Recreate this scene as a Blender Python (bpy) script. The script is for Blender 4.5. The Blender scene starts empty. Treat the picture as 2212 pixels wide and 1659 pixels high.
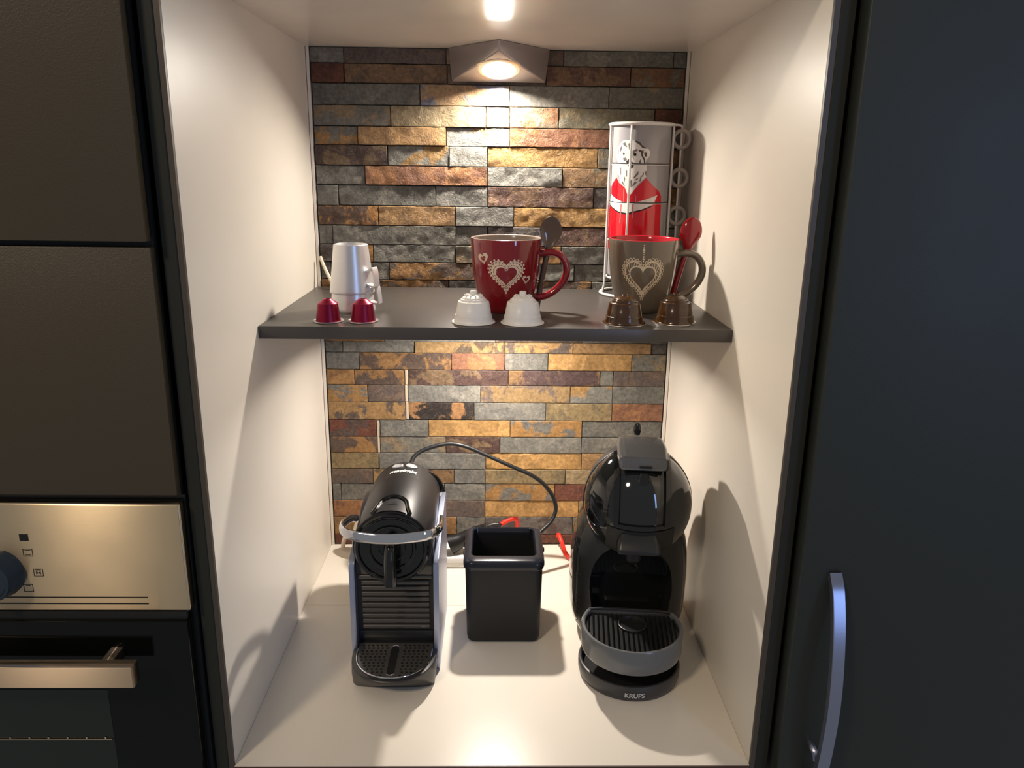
import bpy, bmesh, math, random
from mathutils import Vector, Matrix, noise
from mathutils.geometry import tessellate_polygon

random.seed(7)
SC = bpy.context.scene
COL = SC.collection
PI = math.pi

# ------------------------------------------------------------------ camera
cam_data = bpy.data.cameras.new('camera')
cam_data.sensor_width = 36.0
cam_data.lens = 1698.25 / 2212 * 36.0
cam_data.clip_start = 0.01
cam = bpy.data.objects.new('camera', cam_data)
COL.objects.link(cam)
pitch, yaw, roll = 0.2709, 0.0204, 0.0129
fw = Vector((math.sin(yaw)*math.cos(pitch), math.cos(yaw)*math.cos(pitch), -math.sin(pitch)))
rt = Vector((math.cos(yaw), -math.sin(yaw), 0))
up = rt.cross(fw)
r2 = rt*math.cos(roll) + up*math.sin(roll)
u2 = -rt*math.sin(roll) + up*math.cos(roll)
mw = Matrix((( r2.x, u2.x, -fw.x, 0.0001), (r2.y, u2.y, -fw.y, -1.2437), (r2.z, u2.z, -fw.z, 0.6308), (0, 0, 0, 1)))
cam.matrix_world = mw
SC.camera = cam

# ------------------------------------------------------------------ light and exposure
SC.view_settings.view_transform = 'Standard'
SC.view_settings.look = 'None'
SC.view_settings.gamma = 1.0
SC.view_settings.use_curve_mapping = False
SC.view_settings.exposure = 0.12

world = bpy.data.worlds.new('room_ambient')
SC.world = world
world.use_nodes = True
wb = world.node_tree.nodes['Background']
wb.inputs[0].default_value = (0.95, 0.97, 1.0, 1)
wb.inputs[1].default_value = 0.215

def area_light(name, loc, aim, size, energy, color, shape='DISK', size_y=None, spread=180):
    d = bpy.data.lights.new(name, 'AREA')
    d.shape = shape; d.size = size
    if size_y: d.size_y = size_y
    d.energy = energy; d.color = color
    d.spread = math.radians(spread)
    o = bpy.data.objects.new(name, d)
    COL.objects.link(o)
    o.location = loc
    v = (Vector(aim) - Vector(loc)).normalized()
    o.rotation_euler = v.to_track_quat('-Z', 'Y').to_euler()
    return o

LAMP_C = Vector((0.0, -0.048, 0.7625))         # centre of the lens of the lamp above the shelf
LAMP_N = Vector((0.0, -0.37, -0.93)).normalized()
LAMP2_C = Vector((0.0, -0.140, 0.4085))        # opening of the lamp under the shelf
LAMP2_N = Vector((0.0, -0.087, -0.9962)).normalized()
area_light('spot_light_above', LAMP_C - LAMP_N*0.0022, LAMP_C + LAMP_N, 0.034, 3.0, (1.0, 0.91, 0.79), spread=154)
area_light('spot_light_below', LAMP2_C - LAMP2_N*0.0048, LAMP2_C + LAMP2_N, 0.018, 2.6, (1.0, 0.90, 0.80))
area_light('kitchen_ceiling_light', (-1.12, -2.2, 2.0), (-0.2, -0.5, 0.4), 0.30, 21.0, (1.0, 0.80, 0.58))
area_light('room_blue_light', (1.40, -2.7, 0.70), (-0.1, -0.3, 0.30), 0.22, 8.0, (0.36, 0.54, 1.0), 'RECTANGLE', 1.1)

# ------------------------------------------------------------------ materials
def srgb(r, g, b):
    f = lambda c: ((c/255+0.055)/1.055)**2.4 if c/255 > 0.04045 else c/255/12.92
    return (f(r), f(g), f(b), 1)

MATS = {}
def mat(name, col, rough=0.5, metal=0.0, spec=0.5, bump=0.0, bscale=200.0, vary=0.0, coat=0.0, trans=0.0, aniso=0.0, alpha=None):
    m = bpy.data.materials.new(name); m.use_nodes = True
    nt = m.node_tree; b = nt.nodes['Principled BSDF']
    b.inputs['Base Color'].default_value = col
    b.inputs['Roughness'].default_value = rough
    b.inputs['Metallic'].default_value = metal
    b.inputs['Specular IOR Level'].default_value = spec
    b.inputs['Coat Weight'].default_value = coat
    b.inputs['Coat Roughness'].default_value = 0.05
    b.inputs['Transmission Weight'].default_value = trans
    tc = nt.nodes.new('ShaderNodeTexCoord')
    nz = nt.nodes.new('ShaderNodeTexNoise'); nz.inputs['Scale'].default_value = bscale
    nz.inputs['Detail'].default_value = 4
    nt.links.new(tc.outputs['Object'], nz.inputs['Vector'])
    if bump > 0:
        bp = nt.nodes.new('ShaderNodeBump'); bp.inputs['Strength'].default_value = bump
        bp.inputs['Distance'].default_value = 0.001
        nt.links.new(nz.outputs['Fac'], bp.inputs['Height'])
        nt.links.new(bp.outputs['Normal'], b.inputs['Normal'])
    # slight variation of the tone and gloss
    n2 = nt.nodes.new('ShaderNodeTexNoise'); n2.inputs['Scale'].default_value = 14
    nt.links.new(tc.outputs['Object'], n2.inputs['Vector'])
    mr = nt.nodes.new('ShaderNodeMapRange')
    mr.inputs['To Min'].default_value = max(0.0, rough - 0.04); mr.inputs['To Max'].default_value = rough + 0.04
    nt.links.new(n2.outputs['Fac'], mr.inputs['Value']); nt.links.new(mr.outputs['Result'], b.inputs['Roughness'])
    if vary > 0:
        hs = nt.nodes.new('ShaderNodeMixRGB'); hs.blend_type = 'MULTIPLY'
        hs.inputs[0].default_value = vary; hs.inputs[1].default_value = col
        nt.links.new(n2.outputs['Fac'], hs.inputs[2]); nt.links.new(hs.outputs[0], b.inputs['Base Color'])
    MATS[name] = m
    return m

mat('white_laminate', srgb(226, 219, 207), 0.38, bump=0.05, bscale=900)
mat('white_counter', srgb(228, 221, 208), 0.30, bump=0.03, bscale=900)
mat('dark_laminate_warmlit', srgb(66, 56, 38), 0.46, bump=0.30, bscale=700)  # warm lamp reflection on the dark laminate is mixed into this base colour
mat('dark_laminate_coollit', srgb(33, 38, 34), 0.5, bump=0.10, bscale=700)  # same dark laminate, with the cool room reflection mixed into its colour
mat('dark_laminate_smooth', srgb(38, 39, 33), 0.62, spec=0.3)
mat('gable_edge', srgb(70, 62, 52), 0.45)
mat('edge_brown', srgb(74, 50, 40), 0.5)
mat('seam_line', srgb(120, 84, 66), 0.6)
mat('shelf_graphite', srgb(68, 63, 60), 0.36, bump=0.08, bscale=900)
mat('mortar', srgb(92, 86, 76), 0.9)
mat('silicone', srgb(188, 172, 150), 0.7, bump=0.6, bscale=300)
mat('steel_lamp', srgb(166, 157, 155), 0.34, metal=0.55)
mat('steel_ring', srgb(200, 190, 178), 0.25, metal=0.9)
mat('chrome', srgb(215, 215, 220), 0.06, metal=1.0)
mat('silver_cup', srgb(222, 220, 220), 0.33, metal=0.6)
mat('alu_blue', srgb(172, 180, 205), 0.32, metal=0.85)
mat('drip_steel', srgb(150, 148, 142), 0.34, metal=0.9)
mat('gun_metal', srgb(50, 49, 50), 0.35, metal=0.3)
mat('black_gloss', srgb(16, 17, 17), 0.10, coat=0.3)
mat('black_visor', srgb(22, 24, 24), 0.05, coat=0.5)
mat('black_satin', srgb(30, 31, 31), 0.36)
mat('black_head', srgb(26, 25, 27), 0.42, spec=0.35, bump=0.04, bscale=500)
mat('rib_gloss', srgb(96, 92, 88), 0.2, metal=0.7)
mat('oven_window', srgb(18, 26, 16), 0.08)
mat('black_matte', srgb(22, 23, 22), 0.55)
mat('black_hole', srgb(5, 5, 5), 0.8)
mat('bin_rim', srgb(30, 32, 40), 0.2)
mat('tray_grey', srgb(98, 100, 102), 0.2)
mat('base_grey', srgb(52, 52, 54), 0.35)
mat('button_grey', srgb(150, 148, 148), 0.35)
mat('print_white', srgb(225, 222, 215), 0.5)
mat('print_black', srgb(20, 18, 16), 0.5)
mat('letter_grey', srgb(190, 190, 185), 0.5)
mat('rubber_black', srgb(24, 24, 25), 0.42)
mat('cable_red', srgb(235, 48, 30), 0.4)
mat('plug_white', srgb(222, 208, 188), 0.4)
mat('mug_red', srgb(122, 18, 28), 0.10, coat=0.4)
mat('mug_taupe', srgb(104, 92, 80), 0.10, coat=0.4)
mat('mug_taupe_in', srgb(140, 126, 116), 0.2)
mat('mug_red_in', srgb(176, 34, 48), 0.15)
mat('spoon_brown', srgb(88, 70, 56), 0.12, coat=0.3)
mat('spoon_red', srgb(140, 18, 26), 0.12, coat=0.3)
mat('lace_cream', srgb(212, 194, 170), 0.5)
mat('capsule_burgundy', srgb(132, 12, 48), 0.34, metal=0.7)
mat('capsule_foil', srgb(205, 200, 195), 0.3, metal=0.6)
mat('capsule_white', srgb(226, 224, 220), 0.33)
mat('capsule_brown', srgb(62, 38, 15), 0.16, coat=0.3)
mat('bear_grey', srgb(158, 156, 160), 0.14, coat=0.4)
mat('bear_white', srgb(226, 226, 224), 0.16, coat=0.3)
mat('bear_shade', srgb(118, 114, 112), 0.2)
mat('bear_brown', srgb(84, 74, 64), 0.2)
mat('bear_red', srgb(208, 16, 34), 0.12, coat=0.4)
mat('bear_string', srgb(220, 120, 120), 0.2)
mat('rack_white', srgb(228, 226, 222), 0.25)
mat('handle_cream', srgb(186, 178, 168), 0.3)
mat('knob_blue', srgb(48, 60, 72), 0.35, metal=0.4)
mat('handle_metal', srgb(150, 155, 175), 0.3, metal=0.9)
mat('oven_glass', srgb(8, 10, 8), 0.06, spec=0.3)
mat('oven_cavity', srgb(28, 34, 24), 0.5)
mat('clear_plastic', srgb(235, 235, 235), 0.05, trans=0.9)
mat('tank_plastic', srgb(70, 68, 72), 0.12, trans=0.5)

# brushed stainless steel with horizontal grain
def brushed(name, col, rough, sx, sz):
    m = mat(name, col, rough, metal=1.0)
    nt = m.node_tree; b = nt.nodes['Principled BSDF']
    tc = nt.nodes.new('ShaderNodeTexCoord'); mp = nt.nodes.new('ShaderNodeMapping')
    mp.inputs['Scale'].default_value = (sx, 1, sz)
    nz = nt.nodes.new('ShaderNodeTexNoise'); nz.inputs['Scale'].default_value = 1.0; nz.inputs['Detail'].default_value = 3
    bp = nt.nodes.new('ShaderNodeBump'); bp.inputs['Strength'].default_value = 0.10; bp.inputs['Distance'].default_value = 0.0004
    nt.links.new(tc.outputs['Object'], mp.inputs['Vector']); nt.links.new(mp.outputs[0], nz.inputs['Vector'])
    nt.links.new(nz.outputs['Fac'], bp.inputs['Height']); nt.links.new(bp.outputs['Normal'], b.inputs['Normal'])
    b.inputs['Anisotropic'].default_value = 1.0
    b.inputs['Anisotropic Rotation'].default_value = 0.0
    tg = nt.nodes.new('ShaderNodeCombineXYZ'); tg.inputs[2].default_value = 1.0
    nt.links.new(tg.outputs[0], b.inputs['Tangent'])
    return m
brushed('brushed_steel', srgb(212, 192, 160), 0.31, 25, 2200)
brushed('brushed_handle', srgb(175, 160, 142), 0.5, 60, 3000)

# lamp glass
def emit(name, col, s):
    m = bpy.data.materials.new(name); m.use_nodes = True
    b = m.node_tree.nodes['Principled BSDF']
    b.inputs['Base Color'].default_value = (0.8, 0.8, 0.8, 1)
    b.inputs['Emission Color'].default_value = col; b.inputs['Emission Strength'].default_value = s
    MATS[name] = m
emit('lamp_glass', (1, 0.93, 0.8, 1), 6.0)

# natural slate: two tones per stone come with the mesh, the pattern is procedural
def slate():
    m = bpy.data.materials.new('slate'); m.use_nodes = True
    nt = m.node_tree; N = nt.nodes; L = nt.links; b = N['Principled BSDF']
    tc = N.new('ShaderNodeTexCoord'); oi = N.new('ShaderNodeObjectInfo')
    ml = N.new('ShaderNodeVectorMath'); ml.operation = 'SCALE'; ml.inputs['Scale'].default_value = 37.0
    cx = N.new('ShaderNodeCombineXYZ')
    L.new(oi.outputs['Random'], cx.inputs[0]); L.new(oi.outputs['Random'], cx.inputs[2])
    L.new(cx.outputs[0], ml.inputs[0])
    ad = N.new('ShaderNodeVectorMath'); ad.operation = 'ADD'
    L.new(tc.outputs['Object'], ad.inputs[0]); L.new(ml.outputs[0], ad.inputs[1])
    def nz(scale, detail, rough=0.55, dist=0.0):
        n = N.new('ShaderNodeTexNoise'); n.inputs['Scale'].default_value = scale
        n.inputs['Detail'].default_value = detail; n.inputs['Roughness'].default_value = rough
        n.inputs['Distortion'].default_value = dist
        L.new(ad.outputs[0], n.inputs['Vector']); return n
    def ramp(src, p0, p1):
        r = N.new('ShaderNodeMapRange'); r.inputs['From Min'].default_value = p0; r.inputs['From Max'].default_value = p1
        r.clamp = True; L.new(src, r.inputs['Value']); return r
    ca = N.new('ShaderNodeAttribute'); ca.attribute_name = 'tone_a'
    cb = N.new('ShaderNodeAttribute'); cb.attribute_name = 'tone_b'
    patch = ramp(nz(22, 8, 0.62, 0.6).outputs['Fac'], 0.50, 0.545)
    m1 = N.new('ShaderNodeMixRGB'); L.new(patch.outputs[0], m1.inputs[0])
    L.new(ca.outputs['Color'], m1.inputs[1]); L.new(cb.outputs['Color'], m1.inputs[2])
    # speckles and broad clouds
    sp = ramp(nz(190, 5, 0.65).outputs['Fac'], 0.30, 0.75)
    m2 = N.new('ShaderNodeMixRGB'); m2.blend_type = 'MULTIPLY'; m2.inputs[0].default_value = 1.0
    g = N.new('ShaderNodeMapRange'); g.inputs['To Min'].default_value = 0.62; g.inputs['To Max'].default_value = 1.32
    L.new(sp.outputs[0], g.inputs['Value'])
    L.new(m1.outputs[0], m2.inputs[1]); L.new(g.outputs[0], m2.inputs[2])
    cl = N.new('ShaderNodeMapRange'); cl.inputs['From Min'].default_value = 0.3; cl.inputs['From Max'].default_value = 0.7
    cl.inputs['To Min'].default_value = 0.78; cl.inputs['To Max'].default_value = 1.2
    L.new(nz(48, 6, 0.6, 1.0).outputs['Fac'], cl.inputs['Value'])
    m3 = N.new('ShaderNodeMixRGB'); m3.blend_type = 'MULTIPLY'; m3.inputs[0].default_value = 1.0
    L.new(m2.outputs[0], m3.inputs[1]); L.new(cl.outputs[0], m3.inputs[2])
    vn = nz(30, 5, 0.6, 2.2)
    va = N.new('ShaderNodeMath'); va.operation = 'SUBTRACT'; va.inputs[1].default_value = 0.47; L.new(vn.outputs['Fac'], va.inputs[0])
    vb = N.new('ShaderNodeMath'); vb.operation = 'ABSOLUTE'; L.new(va.outputs[0], vb.inputs[0])
    vr = N.new('ShaderNodeMapRange'); vr.inputs['From Min'].default_value = 0.0; vr.inputs['From Max'].default_value = 0.006
    vr.inputs['To Min'].default_value = 0.32; vr.inputs['To Max'].default_value = 0.0; vr.clamp = True; L.new(vb.outputs[0], vr.inputs['Value'])
    m4 = N.new('ShaderNodeMixRGB'); L.new(vr.outputs[0], m4.inputs[0]); L.new(m3.outputs[0], m4.inputs[1]); m4.inputs[2].default_value = srgb(176, 164, 142)
    L.new(m4.outputs[0], b.inputs['Base Color'])
    b.inputs['Roughness'].default_value = 0.55
    b.inputs['Specular IOR Level'].default_value = 0.35
    rl = N.new('ShaderNodeAttribute'); rl.attribute_name = 'relief'
    b1 = N.new('ShaderNodeBump'); b1.inputs['Distance'].default_value = 0.0034
    L.new(rl.outputs['Fac'], b1.inputs['Strength'])
    L.new(nz(95, 9, 0.66, 1.8).outputs['Fac'], b1.inputs['Height'])
    b2 = N.new('ShaderNodeBump'); b2.inputs['Distance'].default_value = 0.0008
    L.new(rl.outputs['Fac'], b2.inputs['Strength'])
    L.new(nz(420, 4).outputs['Fac'], b2.inputs['Height']); L.new(b1.outputs['Normal'], b2.inputs['Normal'])
    L.new(b2.outputs['Normal'], b.inputs['Normal'])
    MATS['slate'] = m
slate()

# ------------------------------------------------------------------ helpers
def put(name, bm, m, parent=None, smooth=True, ang=35):
    me = bpy.data.meshes.new(name)
    bmesh.ops.recalc_face_normals(bm, faces=bm.faces)
    bm.to_mesh(me); bm.free()
    ms = m if isinstance(m, (list, tuple)) else [m]
    for k in ms: me.materials.append(MATS[k])
    if smooth:
        me.shade_smooth(); me.set_sharp_from_angle(angle=math.radians(ang))
    o = bpy.data.objects.new(name, me); COL.objects.link(o)
    if parent: o.parent = parent
    return o

def tag(o, label=None, cat=None, group=None, kind=None):
    if label: o['label'] = label
    if cat: o['category'] = cat
    if group: o['group'] = group
    if kind: o['kind'] = kind
    return o

def root(name, loc, label, cat, rz=0.0, group=None):
    o = bpy.data.objects.new(name, None); COL.objects.link(o)
    o.empty_display_size = 0.02
    o.location = loc; o.rotation_euler = (0, 0, rz)
    return tag(o, label, cat, group)

def copy_tree(o, parent=None):
    c = o.copy(); COL.objects.link(c)
    if parent: c.parent = parent
    for ch in list(o.children): copy_tree(ch, c)
    return c

def B(): return bmesh.new()

def box(bm, x0, x1, y0, y1, z0, z1, bev=0.0, seg=2):
    vs = [bm.verts.new(p) for p in ((x0,y0,z0),(x1,y0,z0),(x1,y1,z0),(x0,y1,z0),(x0,y0,z1),(x1,y0,z1),(x1,y1,z1),(x0,y1,z1))]
    fs = [bm.faces.new([vs[i] for i in f]) for f in ((3,2,1,0),(4,5,6,7),(0,1,5,4),(1,2,6,5),(2,3,7,6),(3,0,4,7))]
    if bev > 0:
        es = list({e for f in fs for e in f.edges})
        bmesh.ops.bevel(bm, geom=es, offset=bev, segments=seg, affect='EDGES', profile=0.5)
    return vs

def lathe(bm, prof, n=48, c=(0, 0, 0), axis='z', a0=0.0, a1=2*PI, cap0=False, cap1=False):
    closed = abs(a1-a0-2*PI) < 1e-6
    m = n if closed else n+1
    rings = []
    for r, z in prof:
        ring = []
        for i in range(m):
            a = a0 + (a1-a0)*i/n
            if axis == 'z': p = (c[0]+r*math.cos(a), c[1]+r*math.sin(a), c[2]+z)
            elif axis == 'y': p = (c[0]+r*math.cos(a), c[1]+z, c[2]+r*math.sin(a))
            else: p = (c[0]+z, c[1]+r*math.cos(a), c[2]+r*math.sin(a))
            ring.append(bm.verts.new(p))
        rings.append(ring)
    for k in range(len(rings)-1):
        A, D = rings[k], rings[k+1]
        for i in range(m if closed else m-1):
            j = (i+1) % m
            bm.faces.new((A[i], A[j], D[j], D[i]))
    if cap0: bm.faces.new(rings[0])
    if cap1: bm.faces.new(rings[-1])
    bmesh.ops.remove_doubles(bm, verts=bm.verts, dist=1e-7)
    return rings

def loft(bm, rings, cap=True, closed=True):
    R = [[bm.verts.new(p) for p in r] for r in rings]
    n = len(R[0])
    for k in range(len(R)-1):
        for i in range(n if closed else n-1):
            j = (i+1) % n
            bm.faces.new((R[k][i], R[k][j], R[k+1][j], R[k+1][i]))
    if cap:
        bm.faces.new(R[0]); bm.faces.new(R[-1])
    return R

def smooth_path(pts, n=8, closed=False):
    P = [Vector(p) for p in pts]; out = []
    m = len(P)
    rng = range(m) if closed else range(m-1)
    for i in rng:
        if closed: p0, p1, p2, p3 = P[i-1], P[i], P[(i+1) % m], P[(i+2) % m]
        else:
            p1, p2 = P[i], P[i+1]
            p0 = P[i-1] if i > 0 else p1*2-p2
            p3 = P[i+2] if i+2 < m else p2*2-p1
        for k in range(n):
            t = k/n
            out.append(0.5*((2*p1)+(-p0+p2)*t+(2*p0-5*p1+4*p2-p3)*t*t+(-p0+3*p1-3*p2+p3)*t**3))
    if not closed: out.append(P[-1])
    return out

def sweep(bm, path, sec, closed=False, upv=None, cap=True):
    """sec(t) -> list of 2D offsets; frame transported along the path"""
    P = [Vector(p) for p in path]; m = len(P)
    tg = []
    for i in range(m):
        a = P[i-1] if (i > 0 or closed) else P[i]
        b = P[(i+1) % m] if (i < m-1 or closed) else P[i]
        tg.append((b-a).normalized())
    u = Vector(upv) if upv else (Vector((0, 0, 1)) if abs(tg[0].z) < 0.9 else Vector((0, 1, 0)))
    rings = []
    for i in range(m):
        t = tg[i]
        if upv: u = Vector(upv)
        u = (u - t*u.dot(t)).normalized(); s = t.cross(u)
        rings.append([tuple(P[i] + s*a + u*b) for a, b in sec(i/(m-1))])
    if closed: rings.append(rings[0])
    loft(bm, rings, cap=(cap and not closed))
    if closed: bmesh.ops.remove_doubles(bm, verts=bm.verts, dist=1e-7)

def circ(r, n=12, ry=None):
    ry = ry or r
    return [(r*math.cos(2*PI*i/n), ry*math.sin(2*PI*i/n)) for i in range(n)]

def tube(bm, pts, r, n=12, smooth=8, closed=False, ry=None, upv=None):
    path = smooth_path(pts, smooth, closed) if smooth else pts
    s = circ(r, n, ry)
    sweep(bm, path, lambda t: s, closed, upv)

def rrect(hx, hy, r, n=5, cx=0, cy=0):
    out = []
    for sx, sy, a in ((1, 1, 0), (-1, 1, PI/2), (-1, -1, PI), (1, -1, 1.5*PI)):
        for i in range(n+1):
            t = a + PI/2*i/n
            out.append((cx+sx*(hx-r)+r*math.cos(t), cy+sy*(hy-r)+r*math.sin(t)))
    return out

def selfellipse(hx, hy, e, n=64, cx=0, cy=0):
    out = []
    for i in range(n):
        a = 2*PI*i/n; c, s = math.cos(a), math.sin(a)
        out.append((cx+hx*math.copysign(abs(c)**(2/e), c), cy+hy*math.copysign(abs(s)**(2/e), s)))
    return out

def boolean_cut(o, cutters):
    for c in cutters:
        md = o.modifiers.new('cut', 'BOOLEAN'); md.object = c; md.operation = 'DIFFERENCE'; md.solver = 'EXACT'
    dg = bpy.context.evaluated_depsgraph_get(); dg.update()
    me = bpy.data.meshes.new_from_object(o.evaluated_get(dg))
    o.modifiers.clear(); old = o.data; o.data = me
    me.shade_smooth(); me.set_sharp_from_angle(angle=math.radians(32))
    for c in cutters: bpy.data.objects.remove(c)

def text_bm(body, size, fn, italic=0.0, bold=0.0):
    """letters as a thin mesh; fn(x, y) -> 3D point"""
    cu = bpy.data.curves.new('lettering', 'FONT'); cu.body = body; cu.size = size
    cu.align_x = 'CENTER'; cu.align_y = 'CENTER'; cu.shear = italic; cu.offset = bold
    t = bpy.data.objects.new('lettering', cu); COL.objects.link(t)
    dg = bpy.context.evaluated_depsgraph_get(); dg.update()
    me = bpy.data.meshes.new_from_object(t.evaluated_get(dg))
    bm = B(); bm.from_mesh(me)
    for v in bm.verts: v.co = Vector(fn(v.co.x, v.co.y))
    bpy.data.objects.remove(t); bpy.data.meshes.remove(me)
    return bm

def clip_z(poly, lo, hi):
    for lim, sgn in ((lo, 1), (hi, -1)):
        out = []
        for i in range(len(poly)):
            a, b = poly[i-1], poly[i]
            ia, ib = (a[1]-lim)*sgn >= 0, (b[1]-lim)*sgn >= 0
            if ia != ib:
                t = (lim-a[1])/(b[1]-a[1]); out.append((a[0]+(b[0]-a[0])*t, lim))
            if ib: out.append(b)
        poly = out
        if len(poly) < 3: return []
    return poly

def decal(bm, poly, fn, maxlen=None, idx=0):
    """flat print polygon laid on a curved surface, fn(u, v) -> point"""
    if len(poly) < 3: return
    t = B()
    vs = [t.verts.new((p[0], p[1], 0)) for p in poly]
    for tri in tessellate_polygon([[Vector((p[0], p[1], 0)) for p in poly]]):
        try: t.faces.new([vs[i] for i in tri])
        except Exception: pass
    if maxlen:
        for _ in range(6):
            es = [e for e in t.edges if abs(e.verts[0].co.x-e.verts[1].co.x) > maxlen]
            if not es: break
            bmesh.ops.subdivide_edges(t, edges=es, cuts=1)
            bmesh.ops.triangulate(t, faces=[f for f in t.faces if len(f.verts) > 3])
    mp = {v: bm.verts.new(fn(v.co.x, v.co.y)) for v in t.verts}
    for f in t.faces:
        try: nf = bm.faces.new([mp[v] for v in f.verts]); nf.material_index = idx
        except ValueError: pass
    t.free()

def heart(s, n=72):
    out = []
    for i in range(n):
        t = 2*PI*i/n
        out.append((16*math.sin(t)**3*s/16, (13*math.cos(t)-5*math.cos(2*t)-2*math.cos(3*t)-math.cos(4*t)+2.5)*s/16))
    return out

# ================================================================== THE NICHE
HW, DP, HT = 0.281, 0.529, 0.794     # half width, depth and height of the niche
SZ = 0.4456                          # top of the shelf

def struct(name, bm, m, label=None):
    o = put(name, bm, m, smooth=False); o['kind'] = 'structure'
    if label: o['label'] = label
    return o

bm = B(); box(bm, -0.30, 0.30, 0.0, 0.012, -0.02, HT+0.02)
wall_back = struct('wall_back', bm, 'mortar', 'rear wall of the niche clad in split slate stones')
bm = B(); box(bm, -0.2995, -HW, -DP+0.004, 0.0, -0.02, HT+0.08)
wall_left = struct('wall_left', bm, 'white_laminate', 'white laminate side panel on the left of the niche')
bm = B(); box(bm, HW, 0.2995, -DP+0.004, 0.0, -0.02, HT+0.08)
wall_right = struct('wall_right', bm, 'white_laminate', 'white laminate side panel on the right of the niche')
for w, s in ((wall_left, -1), (wall_right, 1)):
    bm = B(); a, b = sorted((s*0.2865, s*0.2995)); box(bm, a, b, -DP-0.0015, -DP+0.004, -0.06, 1.1, 0.0008, 1)
    put('front_edge', bm, 'dark_laminate_smooth', w)
    bm = B(); a, b = sorted((s*0.2812, s*0.2865)); box(bm, a, b, -DP, -DP+0.004, -0.06, 1.1)
    put('edge_band', bm, 'gable_edge', w)
bm = B(); box(bm, -HW, HW, -DP, 0.0, HT, HT+0.02)
ceiling = struct('ceiling', bm, 'white_laminate', 'white laminate top panel of the niche')
ceiling.data.materials.clear()
mat('ceiling_laminate', srgb(226, 218, 208), 0.24, bump=0.04, bscale=900); ceiling.data.materials.append(MATS['ceiling_laminate'])

# slim corner trims beside the stones
for i, s in enumerate((-1, 1)):
    bm = B(); a, b = sorted((s*0.2760, s*0.2805)); box(bm, a, b, -0.0125, 0.0, 0.0, HT, 0.0004, 1)
    t = struct('trim_%d' % (i+1), bm, 'white_laminate', 'slim white strip between the stones and the %s panel' % ('left', 'right')[i])
    bm = B(); a, b = sorted((s*0.2804, s*0.2812)); box(bm, a, b, -0.0128, -0.0002, 0.0, HT)
    put('seam', bm, 'seam_line', t, smooth=False)

# worktop
wt = root('worktop', (0, 0, 0), 'white laminate worktop at the bottom of the niche', 'worktop')
bm = B(); box(bm, -HW+0.0003, HW-0.0003, -DP, -0.0005, -0.022, 0.0); put('board', bm, 'white_counter', wt, smooth=False)
bm = B(); box(bm, -HW+0.0003, HW-0.0003, -DP-0.0015, -DP, -0.022, -0.0004); put('front_edge', bm, 'edge_brown', wt, smooth=False)
bm = B(); box(bm, -0.279, 0.07, -0.2052, -0.2040, -0.001, 0.00012); put('joint_line', bm, 'seam_joint' if 'seam_joint' in MATS else 'silicone', wt, smooth=False)
bc = root('base_cabinet', (0, -0.54, -0.10), 'dark cabinet front right under the white worktop', 'cabinet')
bm = B(); box(bm, -HW+0.001, HW-0.001, -0.008, 0.008, -0.30, 0.077, 0.001, 1); put('door', bm, 'dark_laminate_warmlit', bc, smooth=False)

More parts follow.
